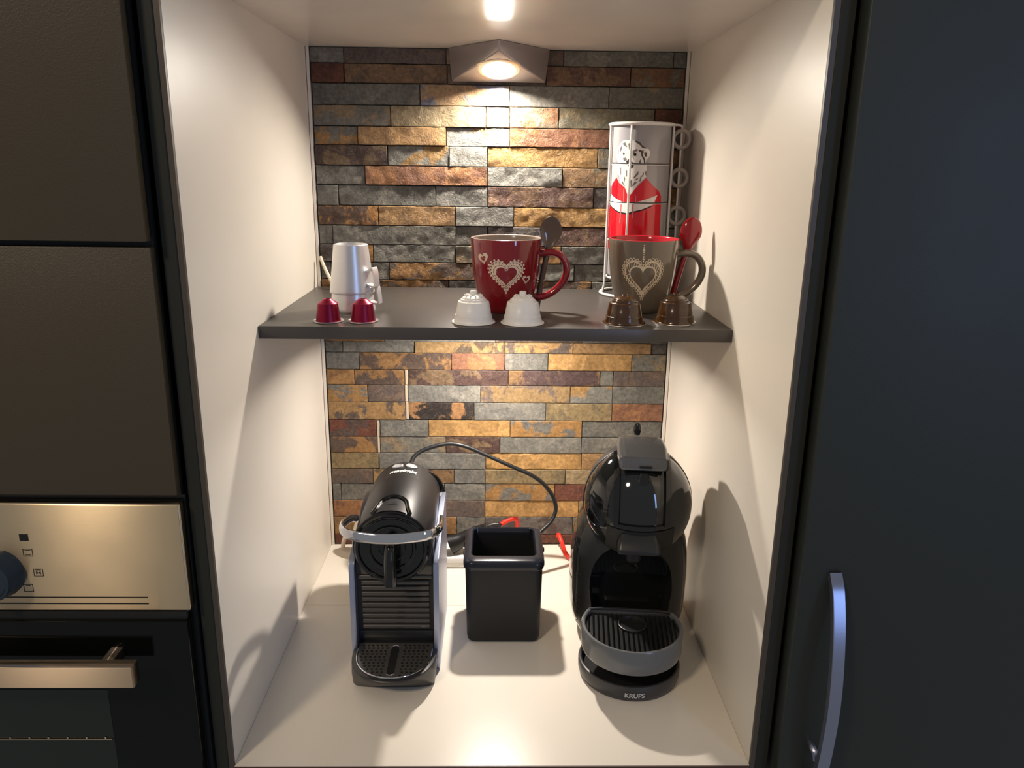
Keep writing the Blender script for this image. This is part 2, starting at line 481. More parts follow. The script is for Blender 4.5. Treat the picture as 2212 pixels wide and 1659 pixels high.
# the stones: (bottom, top, joints, tones) of every course
COURSES = [
(0.7719, 0.7935, [-0.2745, -0.2259, -0.0767, 0.0692, 0.0949, 0.2564, 0.2745], ['g', 'p', 't', 'p', 'g', 'g']),
(0.7447, 0.7719, [-0.2745, -0.2263, -0.0755, 0.0698, 0.1945, 0.2745], ['r', 'to', 'p', 'pr', 'rg']),
(0.7145, 0.7447, [-0.2745, -0.1157, 0.0157, 0.1637, 0.2745], ['g', 'tm', 'gl', 'gt']),
(0.6846, 0.7145, [-0.2745, -0.1598, -0.0184, 0.0167, 0.0898, 0.2333, 0.2745], ['gt', 'tl', 'tg', 'rl', 'gy', 'r']),
(0.6576, 0.6846, [-0.2745, -0.2096, -0.0781, 0.0171, 0.172, 0.2263, 0.2745], ['og', 'ot', 'glo', 'ra', 'p', 'g']),
(0.6282, 0.6576, [-0.2745, -0.1663, -0.0739, -0.0161, 0.1505, 0.2196, 0.2745], ['pd', 'go', 'gl', 'ol', 'gt', 'o']),
(0.5997, 0.6282, [-0.2745, -0.2007, -0.0163, 0.0975, 0.1789, 0.2745], ['g', 'ra', 'gl', 'tr', 'g']),
(0.5692, 0.5997, [-0.2745, -0.2425, -0.0948, -0.0158, 0.1462, 0.23, 0.2745], ['g', 'g', 'gl', 'pr', 'gp', 'o']),
(0.5397, 0.5692, [-0.2745, -0.1824, -0.0647, 0.0248, 0.1817, 0.2745], ['op', 'ot', 'gl', 'ol', 'g']),
(0.5108, 0.5397, [-0.2745, -0.2534, -0.0646, -0.0156, 0.0826, 0.1975, 0.2745], ['g', 'g', 'g', 'gp', 'pr', 'g']),
(0.4834, 0.5108, [-0.2745, -0.2537, -0.1922, -0.0648, 0.0112, 0.0992, 0.2352, 0.2745], ['gp', 'o', 'gl', 'gt', 'o', 'g', 'p']),
(0.4564, 0.4834, [-0.2745, -0.2586, -0.1686, -0.0248, 0.055, 0.1203, 0.2222, 0.2745], ['g', 'g', 'po', 'g', 'gl', 'g', 'o']),
(0.4323, 0.4564, [-0.2745, -0.2606, -0.228, -0.0757, -0.0247, 0.1482, 0.2457, 0.2745], ['o', 'g', 'po', 'gd', 'po', 'g', 't']),
(0.408, 0.4323, [-0.2745, -0.1562, -0.0393, 0.1147, 0.2745], ['g', 't', 'g', 'o']),
(0.3827, 0.408, [-0.2745, -0.2081, -0.0541, 0.0859, 0.1894, 0.2745], ['p', 'g', 'o', 'g', 'r']),
(0.3571, 0.3827, [-0.2745, -0.1796, -0.0024, 0.1386, 0.2745], ['o', 'g', 'p', 'g']),
(0.3393, 0.3575, [-0.2745, -0.2469, -0.1314, 0.0134, 0.1229, 0.2493, 0.2745], ['g', 'g', 'ok', 'om', 'ot', 'gp']),
(0.3109, 0.3393, [-0.2745, -0.2212, -0.073, 0.0133, 0.0832, 0.2191, 0.2745], ['g', 'po', 'ra', 'g', 'ol', 'gt']),
(0.2852, 0.3109, [-0.2745, -0.2297, -0.1489, -0.1429, 0.0192, 0.1684, 0.1903, 0.2745], ['o', 'po', 'W', 'pd', 'pm', 'g', 'p']),
(0.2558, 0.2852, [-0.2745, -0.2098, -0.1496, -0.1443, -0.0259, 0.121, 0.1901, 0.2745], ['og', 'p', 'W', 'g', 'tp', 'go', 'g']),
(0.2255, 0.2558, [-0.2745, -0.1488, -0.1435, -0.0365, 0.0815, 0.1907, 0.2745], ['om', 'W', 'ko', 'g', 'y', 'ra']),
(0.1965, 0.2255, [-0.2745, -0.1975, -0.1914, -0.1114, 0.0232, 0.1421, 0.2745], ['rp', 'W', 'g', 'ol', 'og', 'g']),
(0.1676, 0.1965, [-0.2745, -0.197, -0.1924, -0.0834, 0.0066, 0.1424, 0.2745], ['po', 'W', 'gt', 'pd', 'g', 'g']),
(0.1388, 0.1676, [-0.2745, -0.1948, -0.0172, 0.1435, 0.2745], ['y', 'g', 'ol', 'ot']),
(0.1129, 0.1388, [-0.2745, -0.2058, -0.1639, -0.07, -0.0179, 0.1171, 0.2745], ['p', 'om', 'pm', 'g', 'y', 't']),
(0.0825, 0.1129, [-0.2745, -0.2605, -0.1803, -0.0866, -0.0178, 0.0999, 0.2745], ['g', 'g', 'g', 'g', 'og', 'r']),
(0.0518, 0.0825, [-0.2745, -0.1655, -0.0181, 0.1418, 0.2745], ['ra', 'p', 'ol', 'y']),
(0.0198, 0.0518, [-0.2745, -0.19, -0.0667, -0.018, 0.1326, 0.2745], ['ot', 'o', 'g', 'gp', 'g']),
(0.0024, 0.0198, [-0.2745, -0.1352, 0.0319, 0.1758, 0.2745], ['rp', 'p', 'rp', 'p']),
]
TONE = {
 'g': ((112, 110, 103), (126, 122, 112)), 'gl': ((130, 129, 122), (142, 139, 130)), 'gd': ((70, 69, 66), (88, 84, 78)),
 'gt': ((116, 113, 103), (142, 120, 90)), 'go': ((122, 120, 112), (164, 122, 66)), 'gy': ((134, 128, 106), (146, 130, 96)),
 'glo': ((128, 127, 120), (158, 122, 76)), 'gp': ((104, 96, 92), (84, 70, 66)),
 't': ((150, 128, 92), (128, 106, 80)), 'tl': ((156, 134, 98), (164, 142, 100)), 'tg': ((170, 142, 94), (134, 128, 118)),
 'tm': ((164, 128, 88), (106, 106, 124)), 'to': ((122, 92, 64), (100, 80, 62)), 'tr': ((154, 116, 76), (136, 122, 96)), 'tp': ((150, 118, 74), (112, 94, 82)),
 'o': ((168, 118, 62), (146, 100, 54)), 'ol': ((192, 142, 76), (172, 126, 66)), 'ot': ((170, 126, 74), (152, 112, 68)),
 'om': ((172, 128, 72), (98, 82, 72)), 'og': ((172, 122, 62), (116, 112, 104)), 'op': ((168, 112, 52), (92, 68, 54)), 'ok': ((156, 120, 70), (92, 74, 54)),
 'ra': ((144, 92, 64), (170, 112, 66)), 'r': ((120, 66, 48), (106, 60, 48)), 'rl': ((176, 122, 82), (150, 138, 114)), 'rg': ((124, 82, 54), (108, 104, 92)), 'rp': ((112, 58, 40), (86, 66, 58)),
 'p': ((96, 82, 76), (112, 90, 76)), 'pd': ((78, 54, 48), (116, 90, 62)), 'pr': ((104, 72, 62), (132, 98, 72)), 'po': ((96, 76, 64), (160, 112, 60)), 'pm': ((84, 62, 60), (136, 100, 60)),
 'ko': ((48, 40, 36), (158, 108, 62)), 'y': ((146, 122, 80), (128, 110, 78)), 'W': ((196, 180, 156), (180, 160, 134)),
}
rng = random.Random(11)
def stone(x0, x1, z0, z1, tone, upper):
    filler = tone == 'W'
    rough = 0.0014 if upper else 0.0006
    depth = (0.0105 + rng.random()*0.0030) if upper else (0.0095 + rng.random()*0.0022)
    if filler: depth = 0.0098
    w, h = x1-x0, z1-z0
    nx = max(3, int(w/0.0045)+2); nz = 3 if filler else 8
    bm = B(); sx = rng.random()*50; tilt = (rng.random()-0.5)*(0.003 if upper else 0.001); gap = 0.00035
    ea, eb = 0.0009/w, 0.0009/h
    us = [0, ea]+[ea+(1-2*ea)*i/(nx-2) for i in range(1, nx-2)]+[1-ea, 1]
    vs = [0, eb]+[eb+(1-2*eb)*j/(nz-2) for j in range(1, nz-2)]+[1-eb, 1]
    V = []
    for j in range(nz+1):
        row = []
        for i in range(nx+1):
            x = x0+gap+(w-2*gap)*us[i]; z = z0+gap+(h-2*gap)*vs[j]
            n = noise.fractal(Vector((x*70+sx, z*90, sx)), 0.8, 2.2, 4)
            n2 = noise.noise(Vector((x*16+sx, z*40, 4.0)))
            e = min(i, nx-i, j, nz-j)
            y = -(depth + n*rough + n2*rough*1.2 + tilt*(i/nx-0.5) )
            if e == 0:
                y += (0.0008 if upper else 0.0004) + rough*0.5*abs(n)
                jx = noise.noise(Vector((z*260+sx, 1, 2)))*0.0007; jz = noise.noise(Vector((x*200+sx, 9, 2)))*0.0007*(1.6 if upper else 1)
                if i == 0: x += abs(jx)
                if i == nx: x -= abs(jx)
                if j == 0: z += abs(jz)
                if j == nz: z -= abs(jz)
            row.append(bm.verts.new((x, min(y, -0.004), z)))
        V.append(row)
    for j in range(nz):
        for i in range(nx):
            bm.faces.new((V[j][i], V[j][i+1], V[j+1][i+1], V[j+1][i]))
    border = V[0] + [V[j][nx] for j in range(1, nz+1)] + V[nz][nx-1::-1] + [V[j][0] for j in range(nz-1, 0, -1)]
    bk = [bm.verts.new((v.co.x, -0.0003, v.co.z)) for v in border]
    for i in range(len(border)):
        j = (i+1) % len(border)
        bm.faces.new((border[j], border[i], bk[i], bk[j]))
    o = put('stone', bm, 'silicone' if filler else 'slate', wall_back, ang=24)
    if filler: o.name = 'joint_filler'; return
    me = o.data
    ta, tb = TONE[tone]
    k = 0.84 + rng.random()*0.2
    wash = lambda c: tuple(v*0.78 + (sum(c)/3*0.22)*(1.03, 1.0, 0.96)[q] for q, v in enumerate(c))
    ta, tb = wash(ta), wash(tb)
    for nm, c in (('tone_a', ta), ('tone_b', tb)):
        at = me.color_attributes.new(nm, 'FLOAT_COLOR', 'POINT')
        c = srgb(*c); at.data.foreach_set('color', [c[0]*k, c[1]*k, c[2]*k, 1.0]*len(me.vertices))
    at = me.attributes.new('relief', 'FLOAT', 'POINT')
    rv = (0.75+0.25*rng.random()) if upper else 0.28+0.2*rng.random()
    at.data.foreach_set('value', [rv]*len(me.vertices))
for z0, z1, xs, ts in COURSES:
    for i, t in enumerate(ts):
        dz0 = (rng.random()-0.5)*0.0006
        stone(xs[i], xs[i+1], z0+dz0, z1, t, 0.42 < z0 < 0.71 or (z0 >= 0.71 and rng.random() < 0.4))

# shelf
bm = B(); box(bm, -HW+0.0004, HW-0.0004, -0.3306, -0.0165, SZ-0.0152, SZ, 0.0007, 2)
tag(put('shelf', bm, 'shelf_graphite'), 'dark graphite shelf board across the middle of the niche', 'shelf')

# ================================================================== LAMPS
lamp = root('cabinet_lamp', (0, -0.016, HT), 'triangular brushed steel spot lamp lit under the top panel', 'lamp')
bm = B()
top = [(-0.0745, 0, 0), (0.0745, 0, 0), (0, -0.0895, 0)]
bot = [(-0.0690, -0.001, -0.0465), (0.0690, -0.001, -0.0465), (0, -0.0830, -0.0130)]
T = [bm.verts.new(p) for p in top]; Q = [bm.verts.new(p) for p in bot]
bm.faces.new(T); bm.faces.new(Q[::-1])
for i in range(3): bm.faces.new((T[i], T[(i+1) % 3], Q[(i+1) % 3], Q[i]))
bmesh.ops.bevel(bm, geom=bm.edges[:], offset=0.002, segments=3, affect='EDGES', profile=0.5)
hs_ = put('housing', bm, 'steel_lamp', lamp, ang=25)
# lens and rings lie on the sloping face
n = LAMP_N; ax = Vector((1, 0, 0)); ay = n.cross(ax).normalized()
off = LAMP_C - Vector((0, -0.016, HT))
def on_face(r, d, a): return tuple(off + n*d + ax*(r*math.cos(a)) + ay*(r*math.sin(a)))
def ring_on_face(prof, nn=48):
    bm = B(); loft(bm, [[on_face(r, d, 2*PI*i/nn) for i in range(nn)] for r, d in prof], cap=False); return bm
cu_ = put('cutter', B(), 'steel_lamp', lamp)
bm = ring_on_face([(0.0268, -0.006), (0.0268, 0.010)]); bm.faces.new([v for v in bm.verts[:0]]) if False else None
bm.free(); bm = B(); loft(bm, [[on_face(0.0268, d, 2*PI*i/48) for i in range(48)] for d in (-0.006, 0.010)])
bmesh.ops.recalc_face_normals(bm, faces=bm.faces); bm.to_mesh(cu_.data); bm.free()
boolean_cut(hs_, [cu_])
put('ring', ring_on_face([(0.0345, -0.001), (0.0345, 0.0012), (0.0335, 0.0018), (0.0265, 0.0024), (0.0245, 0.0024), (0.0235, 0.0010), (0.0230, -0.0045)]), 'steel_ring', lamp)
bm = ring_on_face([(0.0001, -0.0030), (0.012, -0.0030), (0.0235, -0.0030)]); put('lens', bm, 'lamp_glass', lamp)
tag(lamp)
lamp2 = root('cabinet_lamp', LAMP2_C, 'round spot lamp fixed to the underside of the graphite shelf', 'lamp')
lamp2.rotation_euler = (-math.asin(0.087), 0, 0)
bm = B(); lathe(bm, [(0.0001, 0.0165), (0.030, 0.0165), (0.034, 0.013), (0.034, 0.0020), (0.032, 0.0), (0.0262, 0.0), (0.0255, 0.0008), (0.0255, 0.0055)]); put('housing', bm, 'steel_lamp', lamp2)
bm = B(); lathe(bm, [(0.0001, 0.0053), (0.0256, 0.0053)]); put('lens', bm, 'lamp_glass', lamp2)

# ================================================================== TALL CUPBOARD WITH THE OVEN (LEFT)
oc = root('oven_cupboard', (-0.303, -0.54, 0), 'tall dark cupboard with two plain fronts above the oven', 'cupboard')
bm = B(); box(bm, -0.60, -0.0008, -0.011, 0.0, 0.5632, 1.10, 0.0012, 2); put('door', bm, 'dark_laminate_warmlit', oc)
bm = B(); box(bm, -0.60, -0.0008, -0.0045, 0.006, 0.3235, 0.5580, 0.0012, 2); put('door', bm, 'dark_laminate_warmlit', oc)
bm = B(); box(bm, -0.60, -0.012, 0.013, 0.50, 0.3230, 1.1); put('carcass', bm, 'dark_laminate_smooth', oc, smooth=False)
bm = B(); box(bm, -0.60, -0.0015, 0.0065, 0.0125, 0.3200, 1.1); put('frame', bm, 'black_matte', oc, smooth=False)

ov = root('built_in_oven', (-0.303, -0.546, 0), 'built-in oven with brushed steel control panel and black glass door', 'oven')
bm = B(); box(bm, -0.592, 0.0008, 0.0, 0.014, 0.2005, 0.3150, 0.002, 3); put('control_panel', bm, 'brushed_steel', ov)
cpn = [o for o in COL.objects if o.name.startswith('control_panel')][-1]
for z in (0.2085, 0.2155):
    bm = B(); box(bm, -0.30, -0.0395, -0.0003, 0.0, z-0.0006, z+0.0006); put('printed_line', bm, 'print_black', cpn, smooth=False)
def frame_bm(bm, cx, cz, w, h, t, y=-0.0003):
    for a, b, c, d in ((-w, w, h-t, h), (-w, w, -h, -h+t), (-w, -w+t, -h, h), (w-t, w, -h, h)):
        box(bm, cx+a, cx+b, y, 0.0, cz+c, cz+d)
sx0 = -0.1510
bm = B(); box(bm, sx0-0.0042, sx0+0.0042, -0.0003, 0, 0.2765, 0.2835); put('printed_symbol', bm, 'print_black', cpn, smooth=False)
bm = B(); frame_bm(bm, sx0+0.0015, 0.2640, 0.0046, 0.0040, 0.0005); box(bm, sx0-0.0012, sx0+0.0042, -0.0003, 0, 0.2662, 0.2668); box(bm, sx0-0.0012, sx0+0.0042, -0.0003, 0, 0.2612, 0.2618)
put('printed_symbol', bm, 'print_black', cpn, smooth=False)
bm = B(); frame_bm(bm, sx0+0.0085, 0.2425, 0.0046, 0.0040, 0.0005)
box(bm, sx0+0.0058, sx0+0.0112, -0.0003, 0, 0.2450, 0.2456)
for s in (-1, 1): decal(bm, [(sx0+0.0085, 0.2422), (sx0+0.0085+s*0.0022, 0.2441), (sx0+0.0085+s*0.0022, 0.2403)], lambda u, v: (u, -0.0003, v))
put('printed_symbol', bm, 'print_black', cpn, smooth=False)
bm = B(); frame_bm(bm, sx0-0.0035, 0.2255, 0.0046, 0.0040, 0.0005); box(bm, sx0-0.0058, sx0-0.0012, -0.0003, 0, 0.2277, 0.2283)
put('printed_symbol', bm, 'print_black', cpn, smooth=False)
bm = B(); lathe(bm, [(0.0245, 0.0), (0.0245, -0.005), (0.0225, -0.008), (0.0215, -0.018), (0.0205, -0.021), (0.018, -0.022), (0.0165, -0.0205), (0.0001, -0.0205)], 48, (-0.1795, 0, 0.2425), 'y')
box(bm, -0.1830, -0.1760, -0.0275, -0.0200, 0.2245, 0.2605, 0.001)
put('knob', bm, 'knob_blue', ov)
# glass door
bm = B(); box(bm, -0.592, -0.0025, -0.003, 0.0125, -0.28, 0.1905, 0.0015, 2); gd = put('door', bm, 'oven_glass', ov)
bm = B(); box(bm, -0.535, -0.0905, -0.0034, -0.0031, -0.25, 0.1120); put('window', bm, 'oven_window' if 'oven_window' in MATS else 'oven_glass', gd, smooth=False)
bm = B(); tube(bm, [(-0.52, -0.0042, 0.0530), (-0.0925, -0.0042, 0.0530)], 0.0006, 6, 0)
for k in range(14): box(bm, -0.1000-k*0.0195, -0.0980-k*0.0195, -0.0046, -0.0036, 0.0530, 0.0555, 0.0003, 1)
put('rack_rail', bm, 'brushed_handle', gd)
bm = B(); box(bm, -0.56, -0.0415, -0.044, -0.030, 0.1435, 0.1665, 0.0015, 2); hd = put('handle', bm, 'brushed_handle', gd)
for x in (-0.075, -0.50):
    bm = B(); box(bm, x-0.006, x+0.006, -0.031, -0.002, 0.149, 0.161, 0.001); put('handle_post', bm, 'brushed_handle', hd)
bm = B(); box(bm, -0.5950, -0.0040, 0.0012, 0.0060, -0.285, 0.1990); put('body', bm, 'black_matte', ov, smooth=False)
bm = B(); box(bm, -0.5950, 0.0010, 0.0145, 0.50, -0.285, 0.3190); put('surround', bm, 'black_matte', ov, smooth=False)

# ================================================================== TALL CUPBOARD (RIGHT)
rc = root('tall_cupboard', (0.3015, -0.54, 0), 'tall plain dark cupboard door with a bowed metal handle', 'cupboard')
bm = B(); box(bm, 0.001, 0.60, -0.010, 0.008, -0.35, 1.10, 0.0016, 3); rd = put('door', bm, 'dark_laminate_coollit', rc)
bm = B(); box(bm, 0.004, 0.60, 0.0135, 0.50, -0.35, 1.1); put('carcass', bm, 'dark_laminate_smooth', rc, smooth=False)
bm = B()
# (y, z) run of the bowed handle, both ends on the door
run = smooth_path([(0.0345, -0.0100, 0.2465), (0.0345, -0.0215, 0.2300), (0.0345, -0.0330, 0.1960), (0.0345, -0.0405, 0.1580), (0.0345, -0.0440, 0.1200), (0.0345, -0.0430, 0.0830),
    (0.0345, -0.0385, 0.0420), (0.0345, -0.0290, 0.0080), (0.0345, -0.0100, -0.0180)], 8)
sec = [(-0.0062, -0.0040), (0.0062, -0.0040), (0.0062, 0.0040), (-0.0062, 0.0040)]
sweep(bm, run, lambda t: sec, upv=(0, 1, 0))
bmesh.ops.bevel(bm, geom=[e for e in bm.edges], offset=0.0006, segments=1, affect='EDGES')
hh = put('handle', bm, 'handle_metal', rd)
bm = B(); tube(bm, [(0.0330, -0.010, 0.0470), (0.0330, -0.0165, 0.0468), (0.0345, -0.0215, 0.0430), (0.0355, -0.0225, 0.0360)], 0.0038, 10, 6); put('knob', bm, 'handle_metal', rd)

# ================================================================== CUPS, CAPSULES AND MUGS ON THE SHELF
def capsule_small(x, y, label):
    r = root('coffee_capsule', (x, y, SZ), label, 'capsule', group='small burgundy capsules')
    bm = B(); lathe(bm, [(0.0001, 0.0002), (0.0180, 0.0002), (0.0187, 0.0008), (0.0184, 0.0017), (0.0176, 0.0016), (0.0170, 0.0010), (0.0150, 0.0010)], 48)
    put('rim', bm, 'capsule_foil', r)
    bm = B(); lathe(bm, [(0.0152, 0.0010), (0.0150, 0.0020), (0.0146, 0.0050), (0.0124, 0.0212), (0.0121, 0.0222), (0.0108, 0.0232), (0.0056, 0.0270), (0.0050, 0.0276), (0.0044, 0.0277), (0.0040, 0.0271), (0.0001, 0.0270)], 48)
    put('shell', bm, 'capsule_burgundy', r, ang=30)
capsule_small(-0.2050, -0.2975, 'small burgundy metal capsule near the left end of the shelf front')
capsule_small(-0.1632, -0.2955, 'small burgundy metal capsule in front of the silver cups, right of its twin')

def capsule_large(x, y, body, foil, label, group, nub, rz=0.0):
    r = root('coffee_capsule', (x, y, SZ), label, 'capsule', rz, group)
    bm = B(); lathe(bm, [(0.0001, 0.0002), (0.0262, 0.0002), (0.0268, 0.0006), (0.0266, 0.0012)], 56); put('foil_lid', bm, foil, r)
    bm = B(); lathe(bm, [(0.0266, 0.0011), (0.0262, 0.0018), (0.0240, 0.0022), (0.0236, 0.0030), (0.0225, 0.0085), (0.0224, 0.0098), (0.0217, 0.0102), (0.0214, 0.0112), (0.0206, 0.0170), (0.0203, 0.0175),
        (0.0192, 0.0245), (0.0188, 0.0258), (0.0178, 0.0266), (0.0160, 0.0268), (0.0157, 0.0272), (0.0156, 0.0286), (0.0150, 0.0292), (0.0140, 0.0294), (0.0133, 0.0308), (0.0110, 0.0322), (0.0075, 0.0338), (0.0040, 0.0344), (0.0001, 0.0345)], 56)
    put('shell', bm, body, r, ang=28)
    if nub:
        bm = B(); lathe(bm, [(0.0042, 0.0340), (0.0042, 0.0384), (0.0036, 0.0390), (0.0001, 0.0390)], 24)
        put('nub', bm, body, r)
        bm = B()
        for k in range(10):
            a = 2*PI*k/10
            vs = box(bm, 0.0050, 0.0110, -0.0006, 0.0006, 0.0318, 0.0345)
            bmesh.ops.rotate(bm, verts=vs, cent=(0, 0, 0), matrix=Matrix.Rotation(a, 3, 'Z'))
        put('ribs', bm, body, r, smooth=False)
    else:
        bm = B(); lathe(bm, [(0.0048, 0.0340), (0.0046, 0.0352), (0.0040, 0.0356), (0.0034, 0.0350), (0.0001, 0.0348)], 24); put('nub', bm, body, r)
capsule_large(-0.0287, -0.2955, 'capsule_white', 'capsule_white', 'white plastic capsule standing left in front of the red mug', 'large white capsules', True)
capsule_large(0.0312, -0.2975, 'capsule_white', 'capsule_white', 'white plastic capsule standing right in front of the red mug', 'large white capsules', True)
capsule_large(0.1560, -0.2945, 'capsule_brown', 'capsule_foil', 'shiny brown capsule between the white capsules and the taupe mug', 'large brown capsules', False)
capsule_large(0.2205, -0.2850, 'capsule_brown', 'capsule_foil', 'shiny brown capsule at the right, under the taupe mug handle', 'large brown capsules', False)

def ribbon(bm, pts, w, th):
    """flat band in the x-z plane of the path, w wide in y"""
    sec = [(-w/2, -th/2), (w/2, -th/2), (w/2, th/2), (-w/2, th/2)]
    P = [Vector(p) for p in pts]
    rings = []
    for i, p in enumerate(P):
        t = ((P[min(i+1, len(P)-1)] - P[max(i-1, 0)])).normalized()
        nn = Vector((-t.z, 0, t.x)); s = Vector((0, 1, 0))
        rings.append([tuple(p + s*a + nn*b) for a, b in sec])
    loft(bm, rings)

def silver_cup(z, label, rz):
    r = root('espresso_cup', (-0.1895, -0.2150, z), label, 'cup', rz, 'silver cups turned upside down')
    bm = B()
    lathe(bm, [(0.0001, 0.0560), (0.0190, 0.0560), (0.0198, 0.0618), (0.0200, 0.0621), (0.0214, 0.0621), (0.0218, 0.0617), (0.0287, 0.0040), (0.0291, 0.0010), (0.0288, 0.0001), (0.0280, 0.0006), (0.0276, 0.0040), (0.0206, 0.0560), (0.0001, 0.0566)], 64)
    put('body', bm, 'silver_cup', r)
    bm = B()
    ribbon(bm, [(0.0250, 0, 0.0285), (0.0300, 0, 0.0300), (0.0335, 0, 0.0330), (0.0362, 0, 0.0340), (0.0375, 0, 0.0315), (0.0385, 0, 0.0250), (0.0395, 0, 0.0170), (0.0398, 0, 0.0110), (0.0372, 0, 0.0100), (0.0330, 0, 0.0106), (0.0268, 0, 0.0125)], 0.0100, 0.0020)
    put('handle', bm, 'silver_cup', r)
silver_cup(SZ, 'upside down silver espresso cup standing on the shelf, lower of two', -0.35)
silver_cup(SZ+0.0232, 'upside down silver espresso cup stacked on another, upper of two', -0.50)

# white lead behind the silver cups
bm = B(); tube(bm, [(-0.2715, -0.0260, 0.4930), (-0.2660, -0.0300, 0.4800), (-0.2540, -0.0420, 0.4600), (-0.2420, -0.0600, 0.4492), (-0.2300, -0.0850, 0.4482)], 0.0025, 10)
tag(put('white_cable', bm, 'plug_white'), 'white cord at the wall behind the silver cups', 'cord')

# ---- large mugs
MUG = [(0.0001, 0.0035), (0.0210, 0.0035), (0.0235, 0.0001), (0.0268, 0.0001), (0.0282, 0.0010), (0.0325, 0.0085), (0.0375, 0.0230), (0.0411, 0.0400), (0.0434, 0.0560), (0.0449, 0.0720), (0.0458, 0.0880), (0.0461, 0.0945), (0.0459, 0.0954)]
def mug_r(z):
    for (a, b), (c, d) in zip(MUG[4:], MUG[5:]):
        if b <= z <= d: return a+(c-a)*(z-b)/(d-b)
    return 0.0455
def big_mug(name, x, y, z, outer, inner, label, rz=0.0):
    r = root(name, (x, y, z), label, 'mug', rz)
    bm = B(); lathe(bm, MUG, 96); put('body', bm, outer, r, ang=60)
    bm = B(); lathe(bm, [(0.0457, 0.0954), (0.0450, 0.0959), (0.0440, 0.0957), (0.0432, 0.0945), (0.0425, 0.0860), (0.0395, 0.0580), (0.0340, 0.0300), (0.0250, 0.0090), (0.0001, 0.0070)], 96)
    put('inside', bm, inner, r, ang=60)
    bm = B()
    path = smooth_path([(0.0425, 0, 0.0748), (0.0500, 0, 0.0765), (0.0600, 0, 0.0768), (0.0700, 0, 0.0735), (0.0775, 0, 0.0640), (0.0795, 0, 0.0520), (0.0750, 0, 0.0390), (0.0640, 0, 0.0270), (0.0500, 0, 0.0195), (0.0385, 0, 0.0190), (0.0320, 0, 0.0205)], 6)
    s = [(0.0062*math.cos(a), 0.0045*math.sin(a)) for a in [2*PI*i/14 for i in range(14)]]
    sweep(bm, path, lambda t: s, upv=(0.001, 0, 1)) if False else tube(bm, [tuple(p) for p in path], 0.0048, 14, 0, upv=(0, 1, 0), ry=0.0062)
    put('handle', bm, outer, r)
    return r
def on_mug(off, a0=0.0):
    def fn(u, v):
        rr = mug_r(v) + off; a = a0 + u/0.0425
        return (rr*math.sin(a), -rr*math.cos(a), v)
    return fn
HY = [1.0]
def ring_strip(bm, s_out, s_in, cx, cz, fn, tilt=0.0, n=96):
    A, D = heart(s_out, n), heart(s_in, n)
    c, s = math.cos(tilt), math.sin(tilt)
    T = lambda p: fn(cx + p[0]*c - p[1]*s, cz + p[0]*s + p[1]*c)
    a = [bm.verts.new(T(p)) for p in A]; d = [bm.verts.new(T(p)) for p in D]
    for i in range(n):
        j = (i+1) % n; bm.faces.new((a[i], a[j], d[j], d[i]))
def dot(bm, u, v, r, fn, n=10): decal(bm, [(u+r*math.cos(2*PI*i/n), v+r*math.sin(2*PI*i/n)) for i in range(n)], fn)
def loop(bm, u, v, r, w, fn, n=14, a0=0.0, a1=2*PI):
    pr = None
    for i in range(n+1):
        a = a0+(a1-a0)*i/n
        q = (bm.verts.new(fn(u+r*math.cos(a), v+r*math.sin(a))), bm.verts.new(fn(u+(r-w)*math.cos(a), v+(r-w)*math.sin(a))))
        if pr: bm.faces.new((pr[0], q[0], q[1], pr[1]))
        pr = q
def even(curve, n):
    """n points evenly spaced along a closed outline with outward normals"""
    P = [Vector((p[0], p[1])) for p in curve]; L = [0]
    for i in range(len(P)): L.append(L[-1] + (P[(i+1) % len(P)]-P[i]).length)
    out = []
    for k in range(n):
        d = L[-1]*k/n
        i = max(j for j in range(len(P)) if L[j] <= d)
        a, b = P[i], P[(i+1) % len(P)]
        t = (d-L[i])/max(1e-9, (b-a).length); p = a+(b-a)*t
        tn = (b-a).normalized() if (b-a).length > 0 else Vector((1, 0))
        out.append((p, Vector((-tn.y, tn.x))))
    return out

mr = big_mug('coffee_mug', 0.0113, -0.2135, SZ, 'mug_red', 'mug_taupe_in', 'glossy dark red mug with a cream lace heart and two small hearts')
CZ = 0.0505
bm = B(); f1 = on_mug(0.00012)
ring_strip(bm, 0.0185, 0.0132, 0, CZ, f1)
for p, nn in even(heart(0.0196, 200), 30): loop(bm, p.x, CZ+p.y, 0.0021, 0.0008, f1)
for p, nn in even(heart(0.0188, 200), 60): dot(bm, p.x, CZ+p.y, 0.0006, f1)
for p, nn in even(heart(0.0232, 200), 30):
    dot(bm, p.x, CZ+p.y, 0.00125, f1)
ring_strip(bm, 0.0216, 0.0208, 0, CZ, f1)
for cx, cz, s, tl in ((-0.0300, 0.0715, 0.0078, 0.22), (0.0275, 0.0455, 0.0062, -0.12)):
    ring_strip(bm, s, s*0.52, cx, cz, f1, tl, 48)
put('lace_hearts', bm, 'lace_cream', mr, ang=180)
bm = B(); f2 = on_mug(0.00022)
for p, nn in even(heart(0.0160, 200), 52): dot(bm, p.x, CZ+p.y, 0.00068, f2, 6)
for cx, cz, s, tl in ((-0.0300, 0.0715, 0.0078, 0.22), (0.0275, 0.0455, 0.0062, -0.12)):
    for p, nn in even(heart(s*0.78, 100), 22):
        c, q = math.cos(tl), math.sin(tl); dot(bm, cx+p.x*c-p.y*q, cz+p.x*q+p.y*c, 0.00032, f2, 5)
put('lace_holes', bm, 'mug_red', mr, ang=180)

